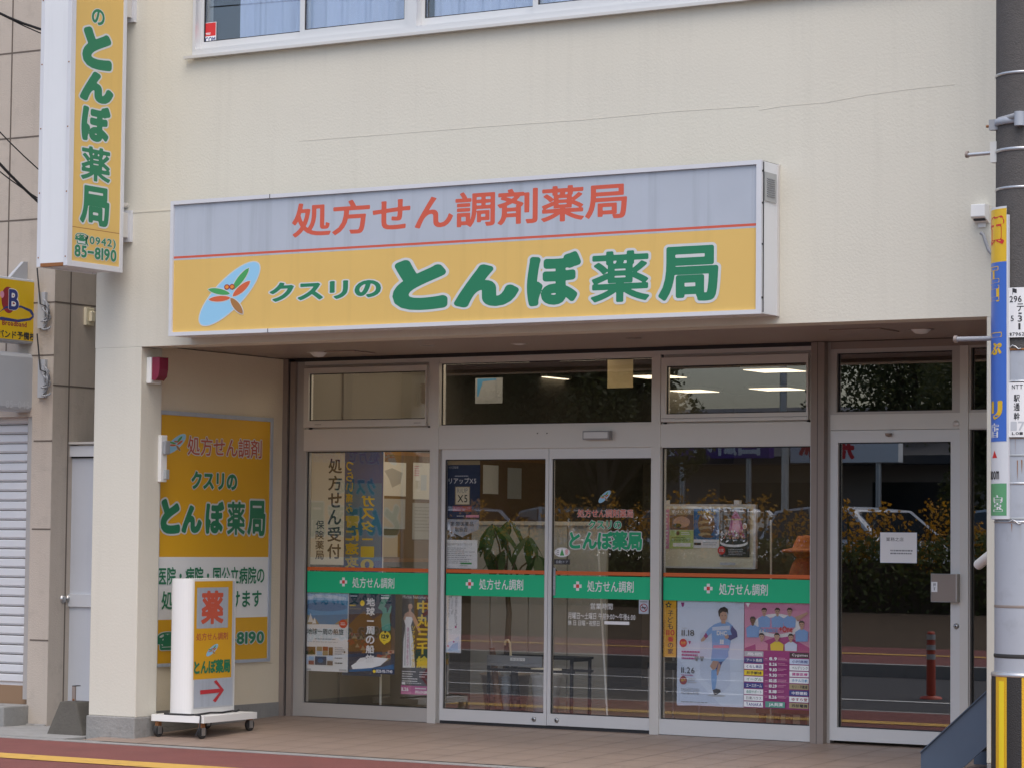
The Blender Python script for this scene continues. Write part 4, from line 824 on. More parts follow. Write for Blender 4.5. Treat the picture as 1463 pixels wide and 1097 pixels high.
for bx, dr_ in (((547, 660, 580, 708), lambda: c.polypx([(549, 672), (560, 668), (575, 675), (572, 690), (560, 696), (556, 684)], 'print_light')), ((590, 661, 626, 713), lambda: (c.lines(592, 664, 600, 680, 5, 'pink'), c.R(601, 678, 609, 700, 'pale_blue'))), ((546, 712, 579, 755), None), ((589, 718, 624, 770), lambda: c.lines(592, 722, 618, 760, 8, 'print_grey', .2)), ((548, 764, 568, 795), None), ((690, 664, 712, 705), None), ((725, 668, 745, 712), None)):
    c = CV((XD+.040, 0, 0), (0, 1, 0), (0, 0, 1), step=.001); c.R(*bx, 'paper' if bx[1] < 665 else 'print_light'); dr_ and dr_(); c.build('paper', nbd)
# partition, pole
pr = thing('partition_screen', 'pale grey folding partition screen standing behind the sliding doors', 'partition', (-2.5, 3.4, .1))
x0, z0, x1, z1 = onY(672, 746, 866, 1040, 3.4)
n = 7
for k in range(n):
    m = MB(); xa, xb = x0+(x1-x0)*k/n, x0+(x1-x0)*(k+1)/n; m.box(xa+.003, xb-.003, 3.4+(k % 2)*.012, 3.43+(k % 2)*.012, .11, z1-.02, 'partition_cloth'); m.build('panel', pr)
for a, b_ in ((z1-.02, z1+.01), (ZF, .11)): m = MB(); m.box(x0, x1, 3.39, 3.45, a, b_, 'alu'); m.build('rail', pr)
m = MB(); m.tube([hit(854.5, 776, 1, 2.45), hit(867.5, 1021, 1, 2.45)], .008, 'plastic_white', 8); prop(m.build('banner_pole'), 'thin white pole leaning behind the right sliding door', 'pole')
m = MB(); m.tube([hit(1101.5, 742, 1, 2.5), hit(1101.5, 1030, 1, 2.5)], .008, 'plastic_white', 8); prop(m.build('banner_pole'), 'thin upright white pole behind the right window', 'pole')
# potted money tree
pt = thing('potted_plant', 'leafy green potted plant behind the left sliding door', 'plant', (-2.75, 2.75, .1))
m = MB(); px_, pz = at_y(722, 1000, 2.75); m.lathe([(.0, .0), (.15, .0), (.19, .32), (.205, .33), (.195, .34), (.18, .30), (0, .30)], (px_, 2.75, ZF), 'bronze', 20); m.build('pot', pt)
m = MB(); tips = [(703, 748), (728, 742), (755, 765), (692, 778), (768, 792), (720, 785)]
m.tube([(px_, 2.75, .38), (px_+.02, 2.76, .9), (px_, 2.74, 1.2)], .028, 'bark', 8, r2=.016); lf = MB()
for i, (u, v) in enumerate(tips):
    yy = 2.75+random.uniform(-.16, .2); t = hit(u, v, 1, yy); m.tube([(px_, 2.74, 1.05), (px_+(t[0]-px_)*.5, 2.74+(yy-2.74)*.5, 1.05+(t[2]-1.05)*.7), t], .007, 'bark', 6)
    for k in range(5):
        a = k*math.pi/2.5+i; l = random.uniform(.14, .27); d = Vector((math.cos(a), math.sin(a)*.8, -.35-.3*random.random())).normalized(); n_ = d.cross(Vector((0, 0, 1))).normalized(); o = Vector(t); q = [o]; wv = l*.19
        pts = [o]+[o+d*l*f+n_*wv*s*g+Vector((0, 0, -.12*f*f)) for f, g in ((.25, .6), (.55, 1), (.8, .7)) for s in (1,)]+[o+d*l+Vector((0, 0, -.14))]+[o+d*l*f-n_*wv*g+Vector((0, 0, -.12*f*f)) for f, g in ((.8, .7), (.55, 1), (.25, .6))]
        lf.add(pts, [list(range(len(pts)))], 'leaf')
m.build('stem', pt); lf.build('foliage', pt)
# umbrella stand with umbrellas, buckets and bin
us = thing('umbrella_stand', 'dark metal umbrella stand behind the sliding doors', 'umbrella stand', (-2.2, 2.5, ZF))
x0, z0, x1, z1 = onY(695.5, 937, 819, 1015, 2.45)
m = MB()
for x in (x0, x1-.03):
    for y in (2.45, 2.72): m.box(x, x+.02, y, y+.02, ZF, z1, 'dark_metal')
for z in (z1, z1-.1): m.box(x0, x1, 2.447, 2.477, z-.018, z, 'dark_metal'); m.box(x0, x1, 2.723, 2.753, z-.018, z, 'dark_metal')
for x in (x0, x1-.03): m.box(x+.001, x+.029, 2.48, 2.72, z1-.031, z1-.001, 'dark_metal')
m.box(x0+.03, x1-.03, 2.45, 2.75, ZF+.04, ZF+.06, 'dark_metal'); m.build('frame', us)
m = MB(); a = at_y(697, 944, 2.44); b_ = at_y(775, 938, 2.44); m.box(a[0], b_[0], 2.43, 2.446, a[1]-.03, b_[1]+.003, 'plastic_grey'); c = CV((0, 2.4295, 0), (1, 0, 0), (0, 0, 1)); c.R(729, 939, 750, 943.5, 'paper'); c.T('かさ立て', 731, 939.8, 748, 942.8, 'print_grey'); m.build('rail', us); c.build('notice', us)
um = thing('umbrella', 'folded speckled umbrella with cream handle leaning in the stand', 'umbrella', (-2.5, 2.55, ZF)); A = hit(713, 1012, 1, 2.55); Bq = hit(703, 925, 1, 2.55)
m = MB(); m.tube([A, A+(Bq-A)*.3, A+(Bq-A)*.8, Bq], .032, 'brown_photo', 8, r2=.022); m.build('canopy', um); m = MB(); m.tube([Bq, Bq+(Bq-A)*.15], .006, 'steel', 6); m.build('shaft', um)
um = thing('umbrella', 'folded black umbrella with curved cream handle in the stand', 'umbrella', (-2.3, 2.6, ZF)); A = hit(737, 1012, 1, 2.6); Bq = hit(734, 940, 1, 2.6); h1, h2, h3, h4, h5 = [hit(u, v, 1, 2.6) for u, v in ((729.5, 935), (728.5, 918), (726, 913.5), (722.5, 914), (721.5, 921))]
m = MB(); m.tube([A, A+(Bq-A)*.4, Bq], .045, 'black', 8, r2=.025); m.build('canopy', um); m = MB(); m.tube([Bq, h1, h2, h3, h4, h5], .009, 'cream_paper', 8); m.build('handle', um)
for (u0, u1, v0, lab, mm) in ((716, 730, 967, 'pale blue plastic bucket under the umbrella stand', 'bucket'), (762, 798, 965, 'pale lidded bin behind the right sliding door', 'paper')):
    a = at_y(u0, 1000, 2.62); b_ = at_y(u1, 1000, 2.62); zt = at_y(u0, v0, 2.62)[1]; r = (b_[0]-a[0])/2; m = MB(); m.lathe([(0, 0), (r*.85, 0), (r, zt-ZF-.07), (r*1.06, zt-ZF-.068), (r*1.06, zt-ZF), (0, zt-ZF)], ((a[0]+b_[0])/2, 2.62, ZF+.06), mm, 20); prop(m.build('plastic_bin'), lab, 'bucket')
# chair by the wall and wooden stool
ch = thing('waiting_chair', 'dark steel framed chair inside behind the right sliding door', 'chair', (-1.2, 3., ZF))
m = MB(); m.box(-1.45, -1.0, 2.9, 3.3, .5, .55, 'black'); m.build('seat', ch); m = MB(); m.box(-1.45, -1.0, 3.28, 3.32, .68, .95, 'black'); m.build('backrest', ch)
for x in (-1.44, -1.01):
    for y in (2.91, 3.3): m = MB(); m.tube([(x, y, ZF), (x, y, .95 if y > 3 else .51)], .011, 'steel', 8); m.build('leg', ch)
sl_ = thing('wooden_stool', 'low light brown wooden stool under the magenta poster', 'stool', (-.1, 2.6, ZF)); x0, z0, x1, z1 = onY(1084, 1011, 1175, 1035, 2.55)
m = MB(); m.box(x0, x1, 2.5, 2.8, z1-.045, z1, 'wood'); m.build('seat', sl_, .006)
for x in (x0+.02, (x0+x1)/2-.02, x1-.06):
    for y in (2.51, 2.75): m = MB(); m.box(x, x+.04, y, y+.04, ZF, z1-.045, 'wood'); m.build('leg', sl_)
# sheets hanging from the shop ceiling
c = CV((0, 3.2, 0), (1, 0, 0), (0, 0, 1), step=.001); c.R(868, 500, 904.5, 554, 'sand'); prop(c.build('hanging_sheet'), 'blank pale sheet hanging from the shop ceiling behind the fanlight', 'sheet')
c = CV((0, 3.6, 0), (1, 0, 0), (0, 0, 1), step=.001); c.R(679, 540, 718, 576, 'print_grey'); c.R(682, 541, 709, 566, 'banner_mid'); c.polypx([(682, 572), (690, 545), (709, 543), (709, 572)], 'print_grey'); prop(c.build('hanging_poster'), 'blue and white poster hanging behind the left part of the fanlight', 'poster')
# leaflet board in the right window
bd = thing('leaflet_board', 'beige board with four leaflets hanging in the right window', 'notice board', (-.6, 2.1, 1.3))
x0, z0, x1, z1 = onY(944, 722, 1077, 809, 2.1)
m = MB(); m.box(x0-.08, x1, 2.1, 2.115, z0, z1, 'cream_paper'); m.box(x1, x1+.02, 2.09, 2.12, z0-.01, z1+.01, 'alu'); m.box(x0-.08, x1, 2.095, 2.12, z1, z1+.012, 'alu'); m.box(x0-.08, x1, 2.095, 2.12, z0-.012, z0, 'alu')
for u in (951, 1053): a = at_y(u, 716, 2.1); m.box(a[0]-.02, a[0]+.02, 2.09, 2.13, z1+.012, z1+.04, 'plastic_white')
m.build('board', bd)
c = CV((0, 2.098, 0), (1, 0, 0), (0, 0, 1), step=.0006)
c.R(946, 727, 956, 783, 'pink'); c.lines(947, 730, 955, 780, 10, 'paper', .4); c.R(957, 726, 991, 756, 'brown_photo'); c.ell(974, 745, 12, 8, 'skin'); c.ell(968, 750, 6, 3, 'leaf'); c.R(957, 726, 991, 735, 'sand'); c.T('手づくり市', 960, 728, 988, 733, 'paper', .03)
c.R(957, 757, 991, 783, 'lime'); c.ell(969, 761, 2.5, 3, 'brown_photo'); c.R(962, 775, 987, 780, 'paper'); c.lines(974, 759, 990, 764, 2, 'paper'); c.lines(960, 766, 988, 773, 3, 'leaf', .3)
c.R(992, 726, 1028, 782, 'paper'); c.R(992, 726, 1028, 770, 'sea_deep'); c.ell(1010, 748, 12, 18, 'brown_photo')
for v in (738, 746, 754, 763): c.ell(1010+random.uniform(-3, 3), v, 9, 3, 'sand'); c.ell(1012, v+2.5, 8, 2, 'brown_photo')
c.T('光のオルゴール', 998, 728.5, 1024, 735, 'text_yellow', .02); c.R(993, 774.5, 1003, 778, 'print_black'); c.lines(1006, 773, 1026, 779, 2, 'print_light')
c.R(1029.5, 726, 1072.5, 795, 'print_black'); c.polypx([(1040, 770), (1046, 740), (1052, 727), (1060, 740), (1066, 770)], 'magenta_deep'); c.polypx([(1045, 760), (1050, 740), (1056, 740), (1061, 760)], 'pink'); c.ell(1050, 775, 20, 6, 'paper'); c.ell(1050, 771.5, 20, 6, 'print_black')
for k in range(40): c.ell(1050+random.uniform(-15, 15), 763+random.uniform(-6, 5), 1.2, 1.6, random.choice(['skin', 'brown_photo', 'red_photo', 'paper']))
c.T('ニューイヤーコンサート', 1035, 728, 1068, 731.5, 'paper'); c.R(1040, 740.5, 1066, 742.5, 'sand'); c.ell(1068, 751, 3.2, 4.2, 'paper'); c.ell(1068, 751.5, 2, 2.8, 'skin'); c.ell(1034.8, 785.5, 5.4, 6, 'logo_red'); c.T('S席', 1031.5, 783, 1038, 788, 'paper'); c.lines(1045, 783, 1070, 793, 4, 'print_light', .35)
c.R(1033, 803, 1055, 806.5, 'print_light'); c.build('leaflet', bd)
og = thing('orange_ornament', 'orange ornament with a wide brimmed hat in the right window corner', 'ornament', (.1, 2.4, .1)); x, z = at_y(1152, 776, 2.4); zb_ = at_y(1152, 826, 2.4)[1]
m = MB(); m.lathe([(0, .06), (.06, .055), (.085, .01), (.10, -.03), (.17, -.045), (.185, -.06), (.10, -.07), (.07, -.10)], (x, 2.4, z), 'orange', 20); m.build('hat', og)
m = MB(); m.lathe([(.06, -.09), (.1, -.14), (.15, -.3), (.2, -.55), (.22, -1.2), (0, -1.2)], (x, 2.4, z), 'orange', 20); m.build('draped_body', og)

# ================================================================ the neighbouring building
NX, NY = -5.488, .71
Nb = thing('tiled_building', 'beige panelled building beside the pharmacy with a white roller shutter', 'building', (NX, NY, 0))
sx = at_y(42, 800, NY)[0]; sz = at_y(20, 595, NY)[1]
w = MB(); w.box(sx, NX, NY, 8, 0, 7.5, 'neigh_wall'); w.box(-14, sx, NY, NY+.3, sz, 7.5, 'neigh_wall'); w.box(-14, sx, NY+.35, 8, 0, 7.5, 'neigh_wall')
for z in (5.94, 5.239, 4.564, 3.914, 3.26, 2.85): w.box(-14, NX, NY-.002, NY+.003, z-.006, z+.006, 'joint') if z > sz else None
for z in (2.191, 1.512, .659): w.box(sx+.02, NX, NY-.002, NY+.003, z-.006, z+.006, 'joint')
for k in range(8): w.box(-5.975-k*1.2-.006, -5.975-k*1.2+.006, NY-.0025, NY+.003, sz+.1, 7.5, 'joint')
for z in (5.2, 4.56, 3.914, 3.262, 2.62): w.box(NX-.003, NX+.002, NY, 6, z-.006, z+.006, 'joint')
for y in (.895, 1.9, 2.9): w.box(NX-.003, NX+.0025, y-.006, y+.006, 0, 7.5, 'joint')
w.build('wall', Nb)
m = MB(); m.box(-14, sx, NY+.1, NY+.2, .23+.06, sz, 'shutter'); zz = .32
while zz < sz-.05:
    m.prism([(NY+.1, zz), (NY+.085, zz+.012), (NY+.085, zz+.058), (NY+.1, zz+.066)], -14, sx-.001, 0, 'shutter'); m.box(-14, sx, NY+.0985, NY+.0995, zz+.066, zz+.072, 'joint'); zz += .0745
m.build('shutter', Nb); m = MB(); m.box(sx-.06, sx, NY+.02, NY+.1, .2, sz, 'alu_dark'); m.build('shutter_rail', Nb)
m = MB(); m.box(-14, sx-.0, NY+.06, NY+.3, 0, .30, 'neigh_brown'); m.build('shutter_base', Nb)
m = MB(); m.box(-14, sx+.02, NY-.28, NY+.05, -.02, .16, 'cement'); m.box(sx-.0, NX+.0, NY-.03, NY, -.02, .02, 'cement'); m.build('doorstep', Nb, .01)
m = MB(); a = hit(125, 453, 0, NX); m.box(NX, NX+.03, a[1]-.05, a[1]+.05, a[2]-.07, a[2]+.07, 'cream_paper'); m.box(NX+.03, NX+.06, a[1]-.02, a[1]+.03, a[2]-.04, a[2]+.04, 'cream_paper'); prop(m.build('outlet_box', None, .006), 'small cream outlet box on the shaded side wall of the tiled building', 'outlet box')
# its projecting signs
NSX = -5.70
ns = thing('school_sign', 'yellow projecting sign with red and blue letter emblem, cut by the frame', 'sign', (NSX, .6, 2.9))
t0 = hit(58, 405, 0, NSX); b0 = hit(55, 489, 0, NSX); ys1 = t0[1]
m = MB(); m.box(NSX-.16, NSX-.002, ys1-1.0, ys1, b0[2]-.02, t0[2]+.02, 'lightbox'); m.build('cabinet', ns, .02)
c = planeX(NSX); q = lambda y, z: (y, z)
c.lrect(ys1-.99, b0[2], ys1-.015, t0[2], 'yellow_acrylic')
c.ell(12, 429, 10, 19, 'maroon', rot=.1); c.ell(3, 421, 3, 5, 'pink'); c.polypx([(-3, 448), (8, 441), (30, 440), (42, 446), (46, 452), (42, 455), (25, 457), (2, 453), (-6, 455), (2, 458), (26, 461), (44, 458), (50, 452), (45, 443), (30, 437), (8, 438)], 'navy')
c.T('B', 12, 413, 27.5, 444, 'paper', .07); c.T('B', 12.5, 414, 27, 443.5, 'navy', .02); c.T('Broadband', 3, 459, 38, 466.5, 'maroon', .03); c.T('ブロードバンド予備校', -40, 471.5, 51, 483, 'print_black', .03)
c.build('sign_face', ns)
for za in (t0[2]-.12, b0[2]+.05): m = MB(); m.box(NSX-.12, NSX-.05, ys1, NY, za, za+.07, 'alu'); m.build('bracket', ns)
z = t0[2]; m = MB(); m.prism([(ys1-.28, z+.02), (ys1-.02, z+.02), (ys1-.02, z+.17), (ys1-.12, z+.16)], NSX-.10, NSX-.07, 0, 'lightbox'); m.build('lifting_lug', ns)
for va, vb in ((418, 470), (514, 568)): m = MB(); a = at_y(57, vb, NY); b_ = at_y(68, va, NY); m.box(a[0], b_[0], NY-.03, NY, a[1], b_[1], 'lightbox'); m.build('mounting_plate', ns)
nb2 = thing('light_box', 'blank grey projecting light box under the yellow sign', 'light box', (NSX, .6, 2.3)); t1 = hit(55, 506, 0, NSX); b1 = hit(53, 589, 0, NSX)
m = MB(); m.box(NSX-.16, NSX, t1[1]-1., t1[1], b1[2], t1[2], 'lightbox'); m.build('cabinet', nb2, .035); m = MB(); m.box(NSX-.12, NSX-.05, t1[1], NY, b1[2]+.1, b1[2]+.2, 'alu'); m.build('bracket', nb2)
c = planeX(NSX+.0005); c.T('85−045', 8, 572, 42, 583, 'print_light', .02); c.build('faded_lettering', nb2)
for (u, v, lab) in ((66, 438, 'bundle of grey cable beside the yellow sign'), (66, 532, 'bundle of grey cable beside the blank light box')):
    m = MB(); o = hit(u, v, 1, NY-.05); pts = [o+np.array((.03*math.cos(t*2.1), -.02*math.sin(t*3), .07*math.sin(t)-.01*t)) for t in np.linspace(0, 12, 40)]; m.tube(pts, .008, 'plastic_grey', 6); m.tube([o, o+np.array((-.06, 0, .02)), o+np.array((-.1, .0, .3))], .006, 'cable', 6); prop(m.build('cable_bundle'), lab, 'cable')
for k, (a, b_) in enumerate((((-20, 2), (62, 38)), ((-20, 0), (62, 44)), ((-20, 160), (62, 243)), ((-20, 205), (62, 290)), ((-20, 222), (62, 283)))):
    p, q = hit(*a, 1, .1), hit(*b_, 1, .55); p = p+(p-q)*.6; q = q+(q-p)*.25; m = MB(); m.tube([p+(q-p)*t-np.array((0, 0, .05*math.sin(math.pi*t))) for t in np.linspace(0, 1, 9)], .011 if k in (0, 3) else .005, 'cable', 6); prop(m.build('overhead_cable'), ['thick black cable crossing the tiled wall near the top', 'thin black cable just under the topmost thick cable', 'thin cable halfway up the tiled wall', 'thick black cable sloping down past the upright sign', 'thin cable running along the lower thick cable'][k], 'cable', 'cables across the tiled wall')
# aluminium gate in the gap
GYg = .95; g = thing('metal_gate', 'grey aluminium door closing the gap beside the cream pillar', 'door', (-5.4, GYg, 0)); x0, zt = at_y(82, 637, GYg); x1 = XL-.02
a = at_y(90, 652, GYg); zr_ = at_y(110, 848, GYg)[1]; zr2 = at_y(110, 866, GYg)[1]
m = MB(); m.box(x0, a[0], GYg-.03, GYg+.04, .02, zt, 'gate_frame'); m.box(a[0], x1, GYg-.03, GYg+.04, a[1], zt, 'gate_frame'); m.box(x0-.02, x1, GYg-.05, GYg+.05, zt+.012, zt+.03, 'alu'); m.box(a[0], x1, GYg-.012, GYg-.002, a[1]-.012, a[1], 'gasket'); m.box(a[0], a[0]+.012, GYg-.012, GYg-.002, .05, a[1], 'gasket'); m.build('frame', g)
m = MB(); m.box(a[0]+.012, x1, GYg+.0, GYg+.02, zr_, a[1]-.012, 'gate_panel'); m.box(a[0]+.012, x1, GYg, GYg+.02, .03, zr2, 'gate_panel'); m.box(a[0]+.012, x1, GYg-.02, GYg+.02, zr2, zr_, 'gate_frame'); m.build('door_leaf', g)
m = MB(); kx, kz = at_y(92, 855, GYg-.05); m.lathe([(0, .09), (.028, .085), (.036, .06), (.026, .035), (.014, .03), (.014, .012), (.03, .01), (.03, 0)], (0, 0, 0), 'steel', 18); m.v = [(kx+p[0], GYg-.02-p[2], kz+p[1]) for p in m.v]; m.build('knob', g)
# concrete fence foot with a steel bracket
cb = thing('concrete_block', 'stained truncated concrete block with a steel strap beside the pillar', 'concrete block', (-4.85, .17, 0))
bl = at_y(70, 1048, .1); br = at_y(127, 1051, .1); tl = at_y(88, 1001, .2); tr = at_y(111, 1000, .2)
m = MB(); X0, X1, T0, T1, H = bl[0], br[0]-.02, tl[0], tr[0], tl[1]
m.add([(X0, .06, -.01), (X1, .06, -.01), (X1, .46, -.01), (X0, .46, -.01), (T0, .18, H), (T1, .18, H), (T1, .36, H), (T0, .36, H)], [(0, 1, 5, 4), (1, 2, 6, 5), (2, 3, 7, 6), (3, 0, 4, 7), (4, 5, 6, 7), (3, 2, 1, 0)], 'cement_dark'); m.build('foot', cb, .012)
m = MB(); xm = (T0+T1)/2; m.box(xm-.014, xm+.018, .24, .25, H-.02, H+.11, 'bronze'); m.box(xm-.014, xm+.018, .24, .30, H+.11, H+.116, 'gasket'); m.tube([(xm, .235, H+.012), (xm+.012, .255, H+.012)], .008, 'rust', 8); m.build('strap', cb)

# ================================================================ the utility pole at the right
r0 = .178; tp = hit(1422, 500, 1, -.72); PXc, PYc = tp[0]+r0*.93, tp[1]+r0*.37
def ringpt(a, r, z): return (PXc+r*math.cos(a), PYc+r*math.sin(a), z)
def vz(v): return hit(1440, v, 1, PYc-r0)[2]
def ang_of(u, v, r):                                  # angle round the pole that is seen at this pixel
    dd = ray(u, v); c_ = np.array(CLOC); A_ = dd[0]**2+dd[1]**2; Bq = 2*(dd[0]*(c_[0]-PXc)+dd[1]*(c_[1]-PYc)); C_ = (c_[0]-PXc)**2+(c_[1]-PYc)**2-r*r; D_ = max(Bq*Bq-4*A_*C_, 0); t = (-Bq-math.sqrt(D_))/(2*A_); p = c_+dd*t; return math.atan2(p[1]-PYc, p[0]-PXc), p[2]
UP = thing('utility_pole', 'round concrete utility pole with grey sleeve and striped guard', 'utility pole', (PXc, PYc, 0))
m = MB(); m.lathe([(r0*1.02, -.05), (r0, 2.6), (r0*.93, 9)], (PXc, PYc, 0), 'pole_concrete', 40); m.build('shaft', UP)
zsl, zg = vz(500), vz(965)
m = MB(); m.lathe([(r0+.006, zg-.02), (r0+.004, zsl)], (PXc, PYc, 0), 'pole_sleeve', 40)
for v in (625, 650, 740): m.lathe([(r0+.0065, vz(v)-.006), (r0+.009, vz(v)), (r0+.0065, vz(v)+.006)], (PXc, PYc, 0), 'vent_grey', 40)
m.lathe([(r0+.0066, vz(868)), (r0+.0085, vz(866)), (r0+.0066, vz(864))], (PXc, PYc, 0), 'bronze', 40); m.lathe([(r0+.0066, vz(940)), (r0+.011, vz(937)), (r0+.0066, vz(934))], (PXc, PYc, 0), 'rubber', 40)
m.build('sleeve', UP)
m = MB(); n = 14; aB, _ = ang_of(1448.5, 1030, r0+.022)
for k in range(n):
    a0, a1 = aB+2*math.pi*(k+.5)/n, aB+2*math.pi*(k+1.5)/n; cc = 'guard_yellow' if k % 2 == 0 else 'guard_black'; a = [a0+(a1-a0)*t/4 for t in range(5)]
    vs = [ringpt(t, r0+.022, z) for z in (.02, zg) for t in a]; m.add(vs, [(i, i+1, 6+i, 5+i) for i in range(4)], cc, True)
    if k % 2 == 0: aa = [a0+(a1-a0)*t for t in (.35, .5, .65, .8)]; m.add([ringpt(t, r0+.0235, z) for z in (.05, zg-.03) for t in aa], [(i, i+1, 5+i, 4+i) for i in range(3)], 'guard_bright', True)
m.lathe([(r0+.004, zg+.02), (r0+.023, zg+.014), (r0+.025, zg-.004), (r0+.0225, zg-.006)], (PXc, PYc, 0), 'band_steel', 40); m.build('striped_guard', UP)
for v in (104, 268): z = vz(v); m = MB(); m.lathe([(r0-.001, z-.008), (r0+.003, z-.006), (r0+.003, z+.006), (r0-.001, z+.008)], (PXc, PYc, 0), 'band_steel', 40); m.build('steel_band', UP)
for k, v in enumerate((500, 545, 625, 690, 745)):
    m = MB(); z = vz(v); m.lathe([(r0+.004, z-.006), (r0+.008, z-.005), (r0+.008, z+.005), (r0+.004, z+.006)], (PXc, PYc, 0), 'rust' if k in (0, 2) else 'band_steel', 40); m.build('steel_band', UP)
m = MB(); z = vz(213); m.lathe([(r0-.001, z-.01), (r0+.004, z-.008), (r0+.004, z+.008), (r0-.001, z+.01)], (PXc, PYc, 0), 'band_steel', 40)
A = np.array(ringpt(math.pi*1.12, r0, z)); o = np.array((-.93, -.37, 0)); m.box(A[0]-.02, A[0]+.03, A[1]-.03, A[1]+.02, z-.06, z+.06, 'alu'); m.tube([A, A+np.array((-.17, .0, -.003))], .012, 'band_steel', 10); m.tube([A+np.array((-.165, 0, 0)), A+np.array((-.18, 0, 0))], .02, 'bronze', 8); m.build('step_bolt', UP)
m = MB(); z = vz(481); A = np.array(ringpt(math.pi*1.12, r0, z)); m.tube([A+np.array((.02, 0, 0)), A+np.array((-.24, .0, .002))], .014, 'plastic_grey', 10); m.tube([A+np.array((-.232, 0, .002)), A+np.array((-.25, 0, .002))], .021, 'bronze', 8); m.build('step_bolt', UP)
m = MB(); z = vz(172); A = np.array(ringpt(math.pi*1.12, r0, z)); m.lathe([(r0, z-.02), (r0+.012, z-.018), (r0+.012, z+.018), (r0, z+.02)], (PXc, PYc, 0), 'pole_sleeve', 40); m.box(A[0]-.02, A[0]+.05, A[1]-.05, A[1]-.01, z-.04, z+.02, 'plastic_grey'); m.tube([A+np.array((-.055, 0, -.01)), A+np.array((.02, 0, -.01))], .008, 'rust', 8); m.tube([A+np.array((.05, -.06, .01)), A+np.array((.2, -.14, .02))], .02, 'plastic_grey', 8); m.tube([np.array(ringpt(math.pi*1.55, r0+.02, z-.04)), np.array(ringpt(math.pi*1.55, r0+.02, z+.04))], .03, 'pole_sleeve', 10); m.build('clamp', UP)
m = MB(); p = hit(1456, 368, 1, PYc-r0*.8); m.lathe([(0, .012), (.02, .011), (.026, .002), (.026, -.02)], (0, 0, 0), 'gravel', 16); m.v = [(p[0]+a[0], p[1]-a[2], p[2]+a[1]) for a in m.v]; m.build('round_plug', UP)
# curved advert board on the pole
def curve_patch(mb, a0, a1, r, z0, z1, mm, n=14):
    vs = [ringpt(a0+(a1-a0)*k/n, r, z) for z in (z0, z1) for k in range(n+1)]; mb.add(vs, [(k, k+1, n+2+k, n+1+k) for k in range(n)], mm, True)
AD = thing('pole_advert', 'blue and yellow advert board curved round the left of the pole', 'advert sign', (PXc, PYc, 1.7))
ra = r0+.024; aR, _ = ang_of(1440.5, 500, ra); aL = aR-2.1; z1a, z0a = vz(295), vz(741)
m = MB(); curve_patch(m, aL, aR, ra, z0a, z1a-.05, 'sign_white'); curve_patch(m, aL, aR-.05, ra, z1a-.05, z1a, 'sign_white'); curve_patch(m, aL, aR, r0+.006, z0a+.02, z1a-.05, 'sign_frame')
m.add([ringpt(aR, r0+.006, z0a), ringpt(aR, ra, z0a), ringpt(aR, ra, z1a-.05), ringpt(aR, r0+.006, z1a-.05)], [(0, 1, 2, 3)], 'sign_frame'); m.build('board', AD)
m = MB(); e = .055
curve_patch(m, aL, aR-e, ra+.001, vz(374), z1a-.012, 'advert_yellow'); curve_patch(m, aL, aR-e, ra+.001, vz(630), vz(374), 'advert_blue'); curve_patch(m, aL, aR-e, ra+.001, z0a+.02, vz(690), 'advert_green')
m.build('printed_face', AD)
def curved_text(txt, uc, v0, v1, w_, mm, name, off=.03, vert=True):
    """letters bent round the board; w_ = width of a letter in metres along the curve"""
    m = MB(); k = len(txt); ar, _ = ang_of(uc, (v0+v1)/2, ra); am = ar-w_*(1 if vert else k)*.5/ra; zt, zb = vz(v0), vz(v1); h = (zt-zb)/(k if vert else 1)
    for i, ch in enumerate(txt):
        vs, fs = glyph(ch, off, 30); lo, hi = vs.min(0), vs.max(0)
        tall = .42 if ch in 'ー・' else 1.
        for f in fs:
            pts = []
            for j in f:
                x = (vs[j][0]-lo[0])/(hi[0]-lo[0])-.5; y = (vs[j][1]-lo[1])/(hi[1]-lo[1])
                if vert: aa, z = am+x*w_/ra, zt-h*(i+1)+h*(.06+.88*(y*tall+(1-tall)/2))
                else: aa, z = am+(i+.5-k/2+x*.86)*w_/ra, zb+h*y
                pts.append(ringpt(aa, ra+.002, z))
            m.add(pts, [list(range(len(pts)))], mm)
    m.build(name, AD)
curved_text('質', 1435, 305, 352, .15, 'logo_red', 'lettering', .05)
curved_text('エコ', 1428, 378, 432, .12, 'advert_yellow', 'lettering', .05)
curved_text('ーぷ', 1431.5, 468, 508, .12, 'advert_yellow', 'lettering', .05)
curved_text('リ', 1432.5, 570, 600, .12, 'advert_yellow', 'lettering', .07)
curved_text('店', 1427.5, 602, 626, .10, 'white', 'lettering', .03)
curved_text('100m', 1428, 672, 684, .032, 'print_black', 'lettering', .02, vert=False)
curved_text('▲', 1425, 642, 654, .06, 'logo_red', 'lettering', .0)
curved_text('宝', 1433, 705, 732, .09, 'white', 'lettering', .03)
def plate(v0, v1, u0, rows, label):
    rp = r0+.017; a0, _ = ang_of(u0, (v0+v1)/2, rp); a1 = a0+.62; t = thing('number_plate', label, 'number plate', (PXc, PYc, vz(v1)), group='number plates on the pole')
    m = MB(); curve_patch(m, a0, a1, rp, vz(v1), vz(v0), 'white', 8); curve_patch(m, a0, a1, rp-.004, vz(v1), vz(v0), 'rust', 8); m.build('plate', t); m = MB()
    for txt, fr, va, vb, mm in rows:
        zt, zb = vz(va), vz(vb)
        for i, ch in enumerate(txt):
            vs, fs = glyph(ch, .015, 24); lo, hi = vs.min(0), vs.max(0); ww = (fr[1]-fr[0])/len(txt)
            for f in fs: m.add([ringpt(a0+(a1-a0)*(fr[0]+ww*(i+.08+.84*(vs[j][0]-lo[0])/(hi[0]-lo[0]))), rp+.001, zb+(zt-zb)*(vs[j][1]-lo[1])/(hi[1]-lo[1])) for j in f], [list(range(len(f)))], mm)
    m.build('lettering', t)
